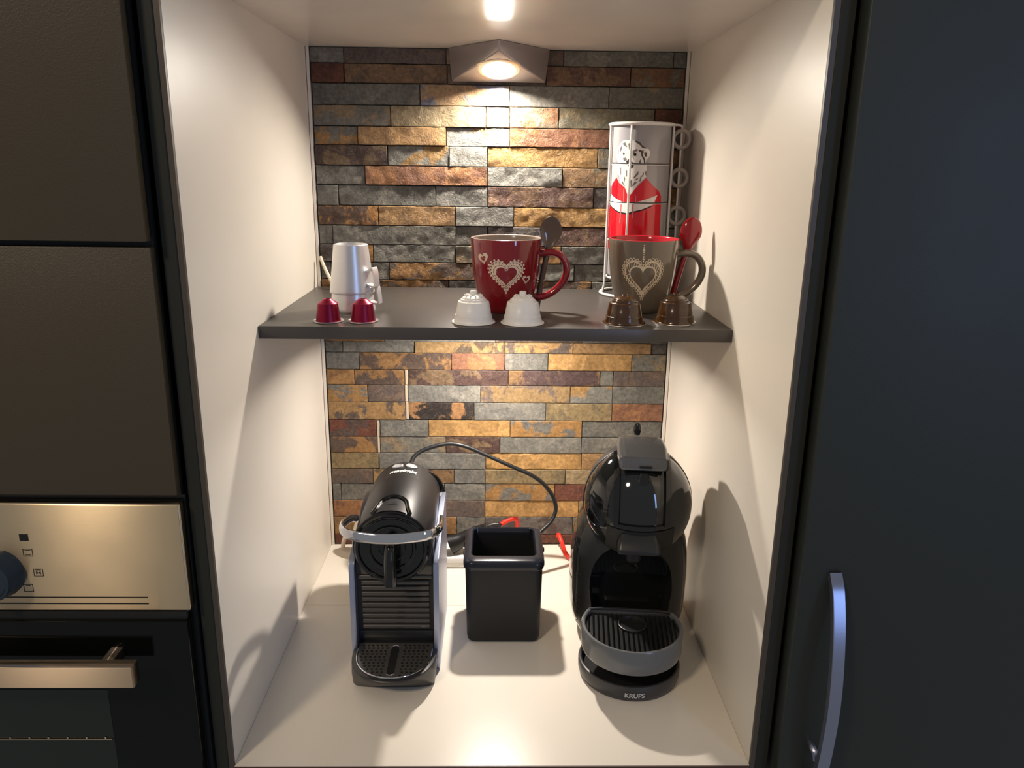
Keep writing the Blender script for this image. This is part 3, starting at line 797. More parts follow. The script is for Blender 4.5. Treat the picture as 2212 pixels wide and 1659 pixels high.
mt = big_mug('coffee_mug', 0.1925, -0.2020, SZ, 'mug_taupe', 'mug_red_in', 'glossy taupe mug with a cream lattice lace heart and red inside', 0.0)
bm = B(); CZ = 0.0480; f0 = on_mug(0.00012, -0.17); f1 = lambda u, v: f0(u, CZ-0.001+(v-CZ)*1.11)
G = 1.13
ring_strip(bm, 0.0150*G, 0.0139*G, 0, CZ, f1); ring_strip(bm, 0.0207*G, 0.0196*G, 0, CZ, f1)
Hi, Ho = heart(0.0145*G, 720), heart(0.0200*G, 720)
for k in range(40):
    for sgn in (1, -1):
        a = Hi[int(k*18) % 720]; b = Ho[int(k*18+sgn*26) % 720]
        d = Vector((b[0]-a[0], b[1]-a[1])); w = Vector((-d.y, d.x)).normalized()*0.00038
        decal(bm, [(a[0]+w.x, CZ+a[1]+w.y), (b[0]+w.x, CZ+b[1]+w.y), (b[0]-w.x, CZ+b[1]-w.y), (a[0]-w.x, CZ+a[1]-w.y)], f1)
for p, nn in even(heart(0.0226*G, 300), 38):
    loop(bm, p.x, CZ+p.y, 0.0020, 0.0008, f1)
ring_strip(bm, 0.0216*G, 0.0212*G, 0, CZ, f1)
for k, rr in enumerate((0.0008, 0.0013, 0.0010, 0.0008, 0.0010, 0.0013, 0.0010, 0.0008)): dot(bm, 0.0, 0.0690+k*0.0026, rr, f1)
put('lace_heart', bm, 'lace_cream', mt, ang=180)

def spoon(x, y, z, lean, label, m, bow, rz=0.0):
    r = root('spoon', (x, y, z), label, 'spoon', rz)
    bm = B()
    P = [(0, 0, 0.0), (lean*0.35, 0, 0.035), (lean*0.72, 0, 0.068), (lean*0.95, 0, 0.082)]
    path = smooth_path(P, 6)
    sweep(bm, path, lambda t: circ(0.0040-0.0004*t, 12, 0.0030), upv=(0, 1, 0))
    put('stem', bm, m, r)
    # bowl: a cupped oval blade
    bm = B(); n = 20; rings = []
    base = Vector((lean*0.86, 0, 0.076)); top = Vector((lean*0.86+lean*0.30, 0, 0.076+0.046))
    ax = (top-base); sx = Vector((ax.z, 0, -ax.x)).normalized()
    for i in range(n+1):
        t = i/n
        q = t/0.56; w = 0.0040 + (0.0146-0.0040)*q*q*(3-2*q) if t < 0.56 else max(0.0010, 0.0146*math.sqrt(max(0, 1-((t-0.56)/0.44)**2)))
        ring = []
        for j in range(16):
            a = 2*PI*j/16
            u, v = math.cos(a), math.sin(a)
            dish = bow*0.0050*(1-u*u)*math.sin(PI*min(1, t*1.02))
            ring.append(tuple(base + ax*t + sx*(w*u) + Vector((0, dish + v*0.0014, 0))))
        rings.append(ring)
    loft(bm, rings)
    put('bowl', bm, m, r, ang=70)
spoon(0.0520, -0.2120, SZ+0.0012, 0.0160, 'brown ceramic spoon standing in the handle of the red mug', 'spoon_brown', 1)
spoon(0.2310, -0.2000, SZ+0.0012, 0.0220, 'red ceramic spoon standing in the handle of the taupe mug', 'spoon_red', -1)

# ---- stacked mugs with the polar bear print, in a white wire rack
BX, BY, BR = 0.2060, -0.0620, 0.0425
PRINT = [
('head',[(-0.971, 0.6341), (-1.036, 0.6418), (-1.104, 0.6475), (-1.099, 0.6551), (-0.978, 0.6588), (-0.918, 0.6626), (-0.805, 0.6667), (-0.67, 0.6676), (-0.544, 0.6671), (-0.402, 0.6666), (-0.239, 0.6639), (-0.121, 0.6588), (-0.05, 0.6565), (0.064, 0.6561), (0.146, 0.6515), (0.115, 0.6449), (0.028, 0.6411), (-0.021, 0.6345), (0.062, 0.6327), (0.049, 0.6252), (0.048, 0.6176), (-0.169, 0.6089), (-0.382, 0.5963), (-0.505, 0.5899), (-0.633, 0.6018), (-0.806, 0.6084), (-0.941, 0.6159), (-0.992, 0.6265)]),
('coat',[(-1.028, 0.6164), (-0.898, 0.6092), (-0.634, 0.6023), (-0.505, 0.5899), (-0.296, 0.6012), (0.05, 0.6166), (0.309, 0.6058), (0.578, 0.5976), (0.674, 0.5918), (0.708, 0.5772), (0.721, 0.5477), (0.776, 0.5176), (-1.431, 0.5144), (-1.516, 0.5447), (-1.473, 0.57), (-1.35, 0.5921), (-1.35, 0.6029), (-1.201, 0.6099)]),
('bow',[(-1.377, 0.594), (-0.995, 0.5868), (-0.66, 0.5825), (-0.272, 0.5825), (0.091, 0.587), (0.509, 0.5933), (0.35, 0.5798), (-0.008, 0.5735), (-0.538, 0.5676), (-0.869, 0.5694), (-1.375, 0.5777)]),
('bowline',[(-1.375, 0.5777), (-0.869, 0.5694), (-0.538, 0.5676), (-0.008, 0.5735), (0.325, 0.5789), (0.314, 0.5774), (-0.006, 0.5717), (-0.536, 0.5656), (-0.866, 0.5676), (-1.369, 0.576)]),
('ear',[(-0.065, 0.6504), (0.014, 0.6512), (0.048, 0.6477), (0.011, 0.6447), (-0.036, 0.6458)]),
('eyer',[(-0.402, 0.6484), (-0.369, 0.6501), (-0.312, 0.6499), (-0.303, 0.6466), (-0.352, 0.6455), (-0.395, 0.6464)]),
('eyel',[(-0.793, 0.6489), (-0.754, 0.651), (-0.71, 0.6489), (-0.748, 0.6465)]),
('nose',[(-0.656, 0.638), (-0.56, 0.6418), (-0.461, 0.6395), (-0.385, 0.6353), (-0.576, 0.635)]),
('mouth',[(-0.587, 0.6338), (-0.371, 0.6334), (-0.424, 0.6296), (-0.495, 0.6291)]),
('furback',[(-0.401, 0.6657), (-0.333, 0.6664), (-0.218, 0.6648), (-0.122, 0.6597), (-0.006, 0.657), (0.064, 0.6561), (-0.027, 0.6561), (-0.118, 0.6565), (-0.236, 0.6615), (-0.33, 0.6638)]),
('cheek',[(-0.18, 0.6523), (-0.067, 0.6518), (-0.106, 0.6476), (-0.019, 0.6421), (-0.009, 0.6346), (-0.048, 0.6345), (-0.062, 0.6402), (-0.15, 0.6467)]),
('brow',[(-0.251, 0.655), (-0.113, 0.6532), (-0.047, 0.6542), (-0.111, 0.6514), (-0.223, 0.6513)]),
('eyeshade',[(-0.443, 0.6531), (-0.319, 0.6555), (-0.259, 0.6532), (-0.348, 0.6517), (-0.412, 0.6475), (-0.379, 0.64), (-0.431, 0.6438)]),
('f1',[(-0.373, 0.6164), (-0.213, 0.626), (-0.207, 0.6212), (-0.337, 0.6155)]),
('f2',[(-0.394, 0.6059), (-0.331, 0.6107), (-0.227, 0.6103), (-0.315, 0.6074), (-0.369, 0.604)]),
('f3',[(-0.301, 0.6145), (-0.201, 0.6165), (-0.221, 0.6146), (-0.288, 0.6131)]),
('f4',[(-0.092, 0.6194), (-0.031, 0.6251), (-0.03, 0.6213), (-0.078, 0.6175)]),
('f5',[(-0.952, 0.6227), (-0.894, 0.6169), (-0.87, 0.6112), (-0.926, 0.6169)]),
('f6',[(-0.696, 0.619), (-0.651, 0.6152), (-0.67, 0.6095), (-0.704, 0.6152)]),
('f7',[(0.003, 0.6251), (0.055, 0.6261), (0.047, 0.6185), (0.007, 0.6223)]),
('f8',[(-0.827, 0.6625), (-0.718, 0.6644), (-0.631, 0.6578), (-0.711, 0.6587)]),
('f9',[(-0.793, 0.6093), (-0.755, 0.6123), (-0.636, 0.6037), (-0.691, 0.6056)]),
('f10',[(-0.55, 0.6153), (-0.505, 0.6182), (-0.468, 0.6077), (-0.508, 0.6019)]),
('s1',[(-0.701, 0.6013), (-0.659, 0.6013), (-0.645, 0.5815), (-0.68, 0.5815)]),
('s2',[(-0.273, 0.5921), (-0.245, 0.5921), (-0.232, 0.582), (-0.265, 0.582)]),
('s3',[(-0.782, 0.5813), (-0.74, 0.5814), (-0.756, 0.5529), (-0.799, 0.5528)]),
('s4',[(-0.363, 0.5809), (-0.316, 0.581), (-0.314, 0.5606), (-0.354, 0.5605)]),
]
PRINT += [('fur', p) for p in ([(-0.92, 0.6560), (-0.86, 0.6600), (-0.84, 0.6560), (-0.90, 0.6500)], [(-1.02, 0.6530), (-0.98, 0.6560), (-0.97, 0.6480), (-1.01, 0.6440)], [(-0.60, 0.6620), (-0.55, 0.6640), (-0.52, 0.6560), (-0.56, 0.6540)],
    [(-0.78, 0.6430), (-0.66, 0.6440), (-0.62, 0.6400), (-0.74, 0.6390)], [(-0.88, 0.6290), (-0.84, 0.6310), (-0.82, 0.6210), (-0.85, 0.6190)], [(-0.64, 0.6250), (-0.60, 0.6270), (-0.59, 0.6190), (-0.62, 0.6170)], [(-0.22, 0.6380), (-0.16, 0.6420), (-0.13, 0.6360), (-0.18, 0.6340)],
    [(-0.46, 0.6120), (-0.42, 0.6150), (-0.40, 0.6060), (-0.44, 0.6030)], [(-0.14, 0.6180), (-0.09, 0.6200), (-0.12, 0.6120), (-0.17, 0.6110)])]
PM = {'head': ('bear_white', 3), 'coat': ('bear_red', 2), 'bow': ('bear_white', 4), 'bowline': ('print_black', 5), 'ear': ('bear_brown', 4), 'eyer': ('print_black', 5), 'eyel': ('bear_brown', 5),
      'nose': ('print_black', 5), 'mouth': ('print_black', 5), 'furback': ('bear_brown', 4), 'cheek': ('bear_brown', 4), 'brow': ('bear_brown', 4), 'eyeshade': ('bear_shade', 4)}
def bearmap(level, zb):
    rr = BR + 0.00006*level
    return lambda a, z: (rr*math.sin(a), -rr*math.cos(a), z-zb)
MH = 0.0535
LB = ['silver grey mug with a polar bear head print, topmost in the wire rack',
      'mug printed with the bear muzzle and red collar, second from the top in the rack',
      'mug printed with the red coat and bow, third from the top in the rack',
      'red printed mug at the bottom of the wire rack, behind the taupe mug']
for k in range(4):
    zt = 0.6885 - k*MH; zb = zt - MH
    r = root('stacking_mug', (BX, BY, zb), LB[k], 'mug', 0, 'printed mugs stacked in the rack')
    bm = B(); lathe(bm, [(0.0001, 0.0030), (0.0330, 0.0030), (0.0345, 0.0006), (0.0405, 0.0006), (0.0422, 0.0016), (BR, 0.0030), (BR, 0.0515), (BR-0.0002, 0.0520)], 96); put('body', bm, 'bear_grey', r, ang=50)
    bm = B(); lathe(bm, [(BR-0.0004, 0.0518), (BR+0.0003, 0.0522), (BR+0.0003, 0.0530), (BR-0.0010, 0.0535), (BR-0.0030, 0.0532), (BR-0.0032, 0.0500), (BR-0.0040, 0.0080), (0.0001, 0.0060)], 96); put('rim', bm, 'bear_white', r, ang=50)
    # ring handle at the right
    bm = B(); n = 40
    hx = BR + 0.0155; hz = 0.0355 - k*0.0004
    pts = [(hx+0.0118*math.cos(2*PI*i/n), -0.004*0, hz+0.0118*math.sin(2*PI*i/n)) for i in range(n)]
    tube(bm, pts, 0.0030, 12, 0, closed=True, upv=(0, 1, 0), ry=0.0040)
    rings = B(); rings.free()
    h = put('handle', bm, 'handle_cream', r)
    # printed picture of this mug
    groups = {}
    for nm, poly in PRINT:
        mt_, lv = PM.get(nm, ('bear_shade', 4))
        if nm[0] == 's' and len(nm) == 2: mt_, lv = 'bear_string', 6
        pc = clip_z(poly, zb+0.0012, zt-0.0014)
        if len(pc) < 3: continue
        groups.setdefault(mt_, []).append((lv, pc))
    if groups:
        ms = list(groups); bm = B()
        for q, mname in enumerate(ms):
            for lv, pc in groups[mname]: decal(bm, pc, bearmap(lv, zb), 0.09, q)
        put('printed_bear', bm, ms, r, ang=180)

rk = root('mug_rack', (BX, BY, SZ), 'white wire rack holding the stack of printed mugs', 'rack')
bm = B(); n = 56; zb = 0.6885-4*MH-SZ
def hoop(bm, R, z, w, sq=0.0, cx=0, cy=0): tube(bm, [(cx+R*math.cos(2*PI*i/n), cy+R*math.sin(2*PI*i/n), z) for i in range(n)], w, 8, 0, closed=True)
hoop(bm, 0.0500, 0.0022, 0.0021); put('base_ring', bm, 'rack_white', rk)
bm = B(); hoop(bm, BR-0.0015, zb-0.0024, 0.0019); put('support_ring', bm, 'rack_white', rk)
bm = B(); hoop(bm, BR+0.0030, 0.6885-SZ+0.0010, 0.0023); put('top_ring', bm, 'rack_white', rk)
RW = BR+0.0029
for a in (-2.05, -1.57-1.45, -0.32, 1.2):
    c, s = math.cos(a), math.sin(a)
    bm = B(); tube(bm, [(0.0490*c, 0.0490*s, 0.0030), (0.0460*c, 0.0460*s, 0.0140), (RW*c, RW*s, zb-0.002), (RW*c, RW*s, zb+0.02), (RW*c, RW*s, 0.12), (RW*c, RW*s, 0.6885-SZ)], 0.0017, 8, 6)
    put('wire', bm, 'rack_white', rk)
bm = B(); tube(bm, [(RW-0.004, -0.010, 0.6885-SZ+0.001), (BR+0.0120, -0.006, 0.6885-SZ+0.0005), (BR+0.0150, -0.0005, 0.6885-SZ-0.003), (BR+0.0152, 0, 0.6885-SZ-0.02), (BR+0.0152, 0, 0.12), (BR+0.0152, 0, 0.05), (BR+0.0120, 0, 0.020), (0.0480, 0, 0.0035)], 0.0016, 8, 6)
put('handle_wire', bm, 'rack_white', rk)

# ================================================================== LEFT COFFEE MACHINE (small, with chrome lever)
pm = root('espresso_machine', (-0.1265, -0.2800, 0), 'slim black capsule machine with chrome lever and steel drip tray', 'coffee machine', 0.0)
def d_outline(hw, yback, ymid, yfront, n=28, e=2.0):
    """straight sides, rounded front"""
    pts = [(hw, yback), (hw, ymid)]
    for i in range(1, n):
        a = PI*i/n
        c, s = math.cos(a), math.sin(a)
        pts.append((hw*math.copysign(abs(c)**(2/e), c), ymid-(ymid-yfront)*abs(s)**(2/e)))
    pts += [(-hw, ymid), (-hw, yback)]
    return pts
# base with the drip tray
bm = B()
rings = []
for z, hw, ym, yf, e in ((0.000, 0.0505, -0.100, -0.1150, 4.0), (0.002, 0.0515, -0.100, -0.1165, 4.0), (0.016, 0.0530, -0.096, -0.1325, 2.8), (0.0290, 0.0535, -0.090, -0.1485, 2.25), (0.0320, 0.0533, -0.090, -0.1500, 2.2), (0.0330, 0.0520, -0.090, -0.1490, 2.2)):
    rings.append([(p[0], p[1], z) for p in d_outline(hw, -0.0640, ym, yf, 28, e)])
loft(bm, rings); put('base', bm, 'gun_metal', pm, ang=40)
bm = B(); o1 = d_outline(0.0468, -0.0715, -0.094, -0.1435, 28, 2.1)
loft(bm, [[(p[0], p[1], 0.0331) for p in o1], [(p[0], p[1], 0.0340) for p in o1]])
grid = put('drip_grid', bm, 'drip_steel', pm, ang=40)
bm = B(); pts = [(p[0], p[1], 0.0340) for p in o1]; tube(bm, pts, 0.0011, 8, 0); put('grid_rim', bm, 'chrome', grid)
bm = B(); n = 0
for j in range(11):
    y = -0.0765 - j*0.0062
    for side in (-1, 1):
        for i in range(6):
            x = side*(0.0120 + i*0.0058) + (0.0015 if j % 2 else 0)
            lim = 0.0435 if y > -0.100 else 0.0435*max(0, 1-((-0.096-y)/0.0455)**2.1)**(1/2.1)
            if abs(x) > lim-0.002: continue
            lathe(bm, [(0.0001, 0.00012), (0.0018, 0.00012)], 10, (x, y, 0.0340))
put('drip_holes', bm, 'black_hole', grid, smooth=False)
bm = B(); sl = [(0.0050*math.cos(a)+dx, -0.1075+(-0.0255 if math.sin(a) < 0 else 0.0255)+0.0050*math.sin(a), 0.03415) for dx, a in [(0, 2*PI*i/24) for i in range(24)]]
bm.faces.new([bm.verts.new(p) for p in sl]); put('spout_slot', bm, 'black_hole', grid, smooth=False)
bm = B(); tube(bm, [(p[0], p[1], p[2]+0.0001) for p in sl], 0.0007, 6, 0, closed=True); put('slot_rim', bm, 'chrome', grid)

# body column
bm = B(); sec = [(x, z) for x, z in ((-0.0490, 0.0), (0.0490, 0.0), (0.0490, 0.172), (0.047, 0.176), (-0.047, 0.176), (-0.0490, 0.172))]
loft(bm, [[(x, y, z) for x, z in sec] for y in (-0.0640, 0.0750)]); put('body', bm, 'black_satin', pm, smooth=False)
# ribbed front
for k in range(10):
    z = 0.1265 - k*0.0079; hw = 0.0465 if k == 0 else 0.0425
    bm = B(); tube(bm, [(-hw, -0.0660, z), (hw, -0.0660, z)], 0.0026, 12, 0, ry=0.0036); put('rib', bm, 'rib_gloss', pm)
bm = B(); box(bm, -0.0480, 0.0480, -0.0660, -0.0640, 0.0335, 0.0490, 0.0008); put('lower_panel', bm, 'black_satin', pm)
# side panels of blue grey aluminium, folded over at the front
prof = [(-0.0800, 0.0005), (-0.0820, 0.010), (-0.0800, 0.1450), (-0.0780, 0.1520), (-0.0720, 0.1560), (0.0300, 0.1830), (0.0560, 0.1850), (0.0740, 0.1830), (0.0760, 0.0005)]
for s in (-1, 1):
    bm = B(); a, b = (0.0493, 0.0560)
    loft(bm, [[(s*x, y, z) for y, z in prof] for x in (a, b)])
    bmesh.ops.bevel(bm, geom=[e for e in bm.edges if e.calc_length() > 0.01 or True], offset=0.0010, segments=2, affect='EDGES')
    put('side_panel', bm, 'alu_blue', pm, ang=30)
# drum shaped head
HZ = 0.1785; HR = 0.0485
bm = B(); lathe(bm, [(HR-0.004, 0.0780), (HR-0.0005, 0.0760), (HR, 0.0720), (HR+0.0006, 0.0), (HR, -0.0850), (HR-0.001, -0.0875), (HR-0.003, -0.0880)], 80, (0, 0, HZ), 'y', cap0=True)
put('head', bm, 'black_head', pm, ang=40)
bm = B(); lathe(bm, [(HR-0.0028, -0.0860), (HR-0.0028, -0.0910), (HR-0.0050, -0.0930), (HR-0.0080, -0.0930), (HR-0.0095, -0.0905), (0.0300, -0.0895), (0.0285, -0.0915), (0.0265, -0.0915), (0.0250, -0.0890), (0.0001, -0.0885)], 80, (0, 0, HZ), 'y')
put('head_front', bm, 'black_gloss', pm, ang=40)
bm = B()
for R in (0.0420, 0.0290, 0.0160):
    tube(bm, [(R*math.cos(2*PI*i/60), -0.0932 if R > 0.04 else -0.0918, HZ+R*math.sin(2*PI*i/60)) for i in range(60)], 0.0004, 6, 0, closed=True)
put('ring_line', bm, 'base_grey', pm)
# black front plate behind the spout, reaching down to the ribs
bm = B(); box(bm, -0.0488, 0.0488, -0.0690, -0.0640, 0.1310, 0.1740, 0.001); put('front_plate', bm, 'black_gloss', pm)
bm = B(); tube(bm, [(0, -0.0880, 0.1900), (0, -0.1010, 0.1860), (0, -0.1080, 0.1720), (0, -0.1090, 0.1560), (0, -0.1085, 0.1400)], 0.0088, 20, 8, upv=(1, 0, 0), ry=0.0078)
bmesh.ops.bevel(bm, geom=[e for e in bm.edges if e.is_manifold and e.calc_face_angle(0) > 1.2], offset=0.003, segments=3, affect='EDGES')
put('spout', bm, 'black_gloss', pm)
# opening tab on the front top edge of the head
def on_head(u, y, off=0.0): a = u/HR; return ((HR+off)*math.sin(a), y, HZ+(HR+off)*math.cos(a))
bm = B(); arch = smooth_path([(-0.0230, -0.0850, 0), (-0.0195, -0.0740, 0), (-0.0150, -0.0560, 0), (-0.0060, -0.0480, 0), (0.0060, -0.0480, 0), (0.0150, -0.0560, 0), (0.0195, -0.0740, 0), (0.0230, -0.0850, 0)], 6)
tube(bm, [on_head(p.x, p.y, 0.0012) for p in arch], 0.0026, 10, 0); put('tab_frame', bm, 'black_gloss', pm)
bm = B(); decal(bm, [(-0.0185, -0.0870), (-0.0145, -0.0600), (-0.0060, -0.0520), (0.0060, -0.0520), (0.0145, -0.0600), (0.0185, -0.0870)], lambda u, v: on_head(u, v, 0.0006), 0.004); tb = put('tab', bm, 'base_grey', pm, ang=180)
bm = B(); decal(bm, [(-0.0065, -0.0700), (0.0065, -0.0700), (0.0065, -0.0590), (-0.0065, -0.0590)], lambda u, v: on_head(u, v, 0.0010), 0.004); put('tab_mark', bm, 'black_hole', tb, ang=180)
bm = text_bm('180', 0.006, lambda x, y: on_head(x, -0.0645+y, 0.0013)); put('embossed_text', bm, 'base_grey', tb, smooth=False)
bm = B(); decal(bm, [(-0.0008, -0.0440), (0.0008, -0.0440), (0.0008, 0.0220), (-0.0008, 0.0220)], lambda u, v: on_head(u, v, 0.0003)); put('seam', bm, 'steel_lamp', pm, ang=180)
# control label with two buttons and the maker's word
bm = B(); decal(bm, [(-0.0230, 0.0250), (0.0230, 0.0250), (0.0230, 0.0720), (-0.0230, 0.0720)], lambda u, v: on_head(u, v, 0.0004), 0.004); cl = put('control_label', bm, 'black_satin', pm, ang=180)
for s in (-1, 1):
    bm = B(); rr = []
    for q, (rd_, of) in enumerate(((0.0078, 0.0004), (0.0078, 0.0020), (0.0064, 0.0026), (0.0052, 0.0018), (0.0010, 0.0018))):
        rr.append([on_head(s*0.0095+rd_*math.cos(2*PI*i/24), 0.0590+rd_*0.85*math.sin(2*PI*i/24), of) for i in range(24)])
    loft(bm, rr); put('button', bm, 'button_grey', cl)
bm = text_bm('magimix', 0.0108, lambda x, y: on_head(x*1.0, 0.0400+y*1.25, 0.0012), 0.2, 0.0003); put('lettering', bm, 'print_white', cl, smooth=False)
bm = B(); box(bm, -0.0100, 0.0120, 0.0740, 0.0790, HZ+0.0440, HZ+0.0470, 0.001); put('back_clip', bm, 'base_grey', pm)
# chrome lever, a flat loop round the front of the head
bm = B()
lv = smooth_path([(0.0555, -0.0150, 0.1830), (0.0572, -0.0350, 0.1930), (0.0590, -0.0600, 0.2010), (0.0600, -0.0850, 0.2060), (0.0560, -0.1020, 0.2080), (0.0440, -0.1130, 0.2075), (0.0200, -0.1180, 0.2060), (0, -0.1195, 0.2055),
    (-0.0200, -0.1180, 0.2060), (-0.0440, -0.1130, 0.2075), (-0.0560, -0.1020, 0.2080), (-0.0600, -0.0850, 0.2060), (-0.0590, -0.0600, 0.2010), (-0.0572, -0.0350, 0.1930), (-0.0555, -0.0150, 0.1830)], 8)
def lsec(t):
    k = 0.62 + 0.38*math.sin(PI*t)
    return [(0.0030*math.cos(2*PI*i/16), 0.0072*k*math.sin(2*PI*i/16)) for i in range(16)]
sweep(bm, lv, lsec, upv=(0, 0, 1)); put('lever', bm, 'chrome', pm, ang=60)
# water tank behind
bm = B(); o2 = selfellipse(0.034, 0.030, 3.0, 40, 0, 0.108)
loft(bm, [[(x, y, z) for x, y in o2] for z in (0.0005, 0.180)]); put('water_tank', bm, 'tank_plastic', pm, ang=40)
bm = B(); tube(bm, [(0.0300, 0.0700, 0.2120), (0.0420, 0.0760, 0.2020), (0.0500, 0.0760, 0.1860), (0.0500, 0.0740, 0.1700)], 0.0040, 10, 6); put('tank_handle', bm, 'black_gloss', pm)
bm = B(); box(bm, 0.0470, 0.0530, 0.0600, 0.0780, 0.1400, 0.1830, 0.0015); put('rear_corner', bm, 'capsule_foil', pm)

# ================================================================== BLACK CAPSULE BIN
bn = root('capsule_bin', (0.0118, -0.2500, 0), 'square black plastic bin standing open between the coffee machines', 'bin')
bm = B()
def rr3(hx, hy, r, z, cy=0.0): return [(p[0], p[1], z) for p in rrect(hx, hy, r, 6, 0, cy)]
loft(bm, [rr3(0.0440, 0.0455, 0.008, 0.0001), rr3(0.0485, 0.0500, 0.010, 0.0030), rr3(0.0500, 0.0515, 0.011, 0.0090), rr3(0.0520, 0.0530, 0.011, 0.1140), rr3(0.0500, 0.0500, 0.010, 0.1145),
    rr3(0.0480, 0.0480, 0.009, 0.1140), rr3(0.0460, 0.0460, 0.008, 0.0060)])
put('body', bm, 'black_matte', bn, ang=40)
bm = B()
loft(bm, [rr3(0.0495, 0.0510, 0.011, 0.1105), rr3(0.0530, 0.0535, 0.012, 0.1110), rr3(0.0545, 0.0548, 0.013, 0.1145), rr3(0.0545, 0.0548, 0.013, 0.1195), rr3(0.0525, 0.0530, 0.012, 0.1235), rr3(0.0490, 0.0500, 0.011, 0.1252),
    [(p[0], p[1], 0.1252) for p in rrect(0.0445, 0.0435, 0.008, 6, 0, 0.0060)], [(p[0], p[1], 0.1235) for p in rrect(0.0432, 0.0422, 0.008, 6, 0, 0.0060)], [(p[0], p[1], 0.1080) for p in rrect(0.0430, 0.0420, 0.008, 6, 0, 0.0060)]], cap=False)
put('rim', bm, 'bin_rim', bn, ang=40)
for s, y, z in ((-1, 0.020, 0.112), (-1, 0.010, 0.104), (1, 0.002, 0.114)):
    bm = B(); lathe(bm, [(0.0042, 0.0), (0.0042, 0.0042*1), (0.003, 0.0055), (0.0001, 0.0058)], 16, (0, y, z), 'x')
    for v in bm.verts: v.co.x = s*(0.0510+v.co.x)
    put('hinge_knob', bm, 'black_gloss', bn)

# ================================================================== RIGHT COFFEE MACHINE (round head)
km = root('pod_machine', (0.1735, -0.3615, 0), 'round headed glossy black pod machine with grey drip tray', 'coffee machine', -0.10)
# foot disc with raised rim
bm = B(); lathe(bm, [(0.0001, 0.0), (0.0600, 0.0), (0.0630, 0.0020), (0.0648, 0.0080), (0.0650, 0.0180), (0.0640, 0.0215), (0.0622, 0.0220), (0.0605, 0.0210), (0.0600, 0.0150), (0.0590, 0.0110), (0.0001, 0.0110)], 80)
ft = put('foot', bm, 'base_grey', km, ang=40)
bm = B(); lathe(bm, [(0.0001, 0.0116), (0.0585, 0.0116)], 64); put('foot_inside', bm, 'black_hole', ft)
def on_foot(x, y): a = x/0.0655 + 0.060; return (0.0655*math.sin(a), -0.0655*math.cos(a), 0.0108+y)
bm = text_bm('KRUPS', 0.0085, on_foot, 0, 0.00022); put('lettering', bm, 'letter_grey', ft, smooth=False)
# body with the arched brewing bay cut out
SECT = [(0.000, 0.058, 0.070), (0.003, 0.062, 0.074), (0.014, 0.068, 0.077), (0.030, 0.0755, 0.080), (0.050, 0.0790, 0.082), (0.075, 0.0800, 0.083), (0.105, 0.0802, 0.083), (0.130, 0.0790, 0.082), (0.150, 0.0755, 0.080),
        (0.168, 0.0690, 0.076), (0.185, 0.0610, 0.071), (0.200, 0.0530, 0.066), (0.215, 0.0440, 0.060), (0.228, 0.0340, 0.050)]
def body_loft(k, dy, ky, y0=0.1010):
    bm = B()
    loft(bm, [[(x, y, z) for x, y in selfellipse(w*k, d*ky, 2.35, 96, 0, y0+dy)] for z, w, d in SECT]); return bm
def arch_cutter(hw, z0, zs, zt, y0, y1, name='arch'):
    sec = [(-hw*0.86, z0), (hw*0.86, z0)]
    for i in range(25):
        a = PI*i/24; c, s = math.cos(a), math.sin(a)
        sec.append((hw*math.copysign(abs(c)**0.85, c), zs+(zt-zs)*s**0.85))
    bm = B(); rings = []
    for t in (0, 0.55, 0.85, 1.0):
        sh = 1 - 0.16*t**3
        rings.append([(x*sh, y0+(y1-y0)*t, z0+(z-z0)*(1-0.06*t**3)) for x, z in sec])
    loft(bm, rings); return put('arch_cutter', bm, 'black_satin')
sb = put('side_shell', body_loft(1.0, 0.004, 1.0), 'black_visor', km, ang=50)
c1 = arch_cutter(0.0660, 0.0300, 0.110, 0.1840, -0.10, 0.060); c1.parent = km
boolean_cut(sb, [c1])
fb = put('front_shell', body_loft(0.955, -0.004, 0.985), 'black_satin', km, ang=50)
fb.data.materials.append(MATS['black_matte'])
c2 = arch_cutter(0.0575, 0.0460, 0.100, 0.1700, -0.10, 0.078); c2.parent = km
boolean_cut(fb, [c2])
# ribs on the rear wall of the bay
bm = B()
for k in range(7):
    x = -0.015+k*0.0058
    tube(bm, [(x, 0.0755, 0.128-0.002*k), (x+0.002, 0.0755, 0.105-0.003*k), (x+0.005, 0.0752, 0.088-0.002*k)], 0.0007, 6, 4)
put('bay_ribs', bm, 'black_gloss', km)
for s in (-1, 1):
    bm = B(); box(bm, s*0.040-0.004, s*0.040+0.004, 0.0660, 0.0790, 0.062, 0.078, 0.0008); put('side_latch', bm, 'base_grey', km)
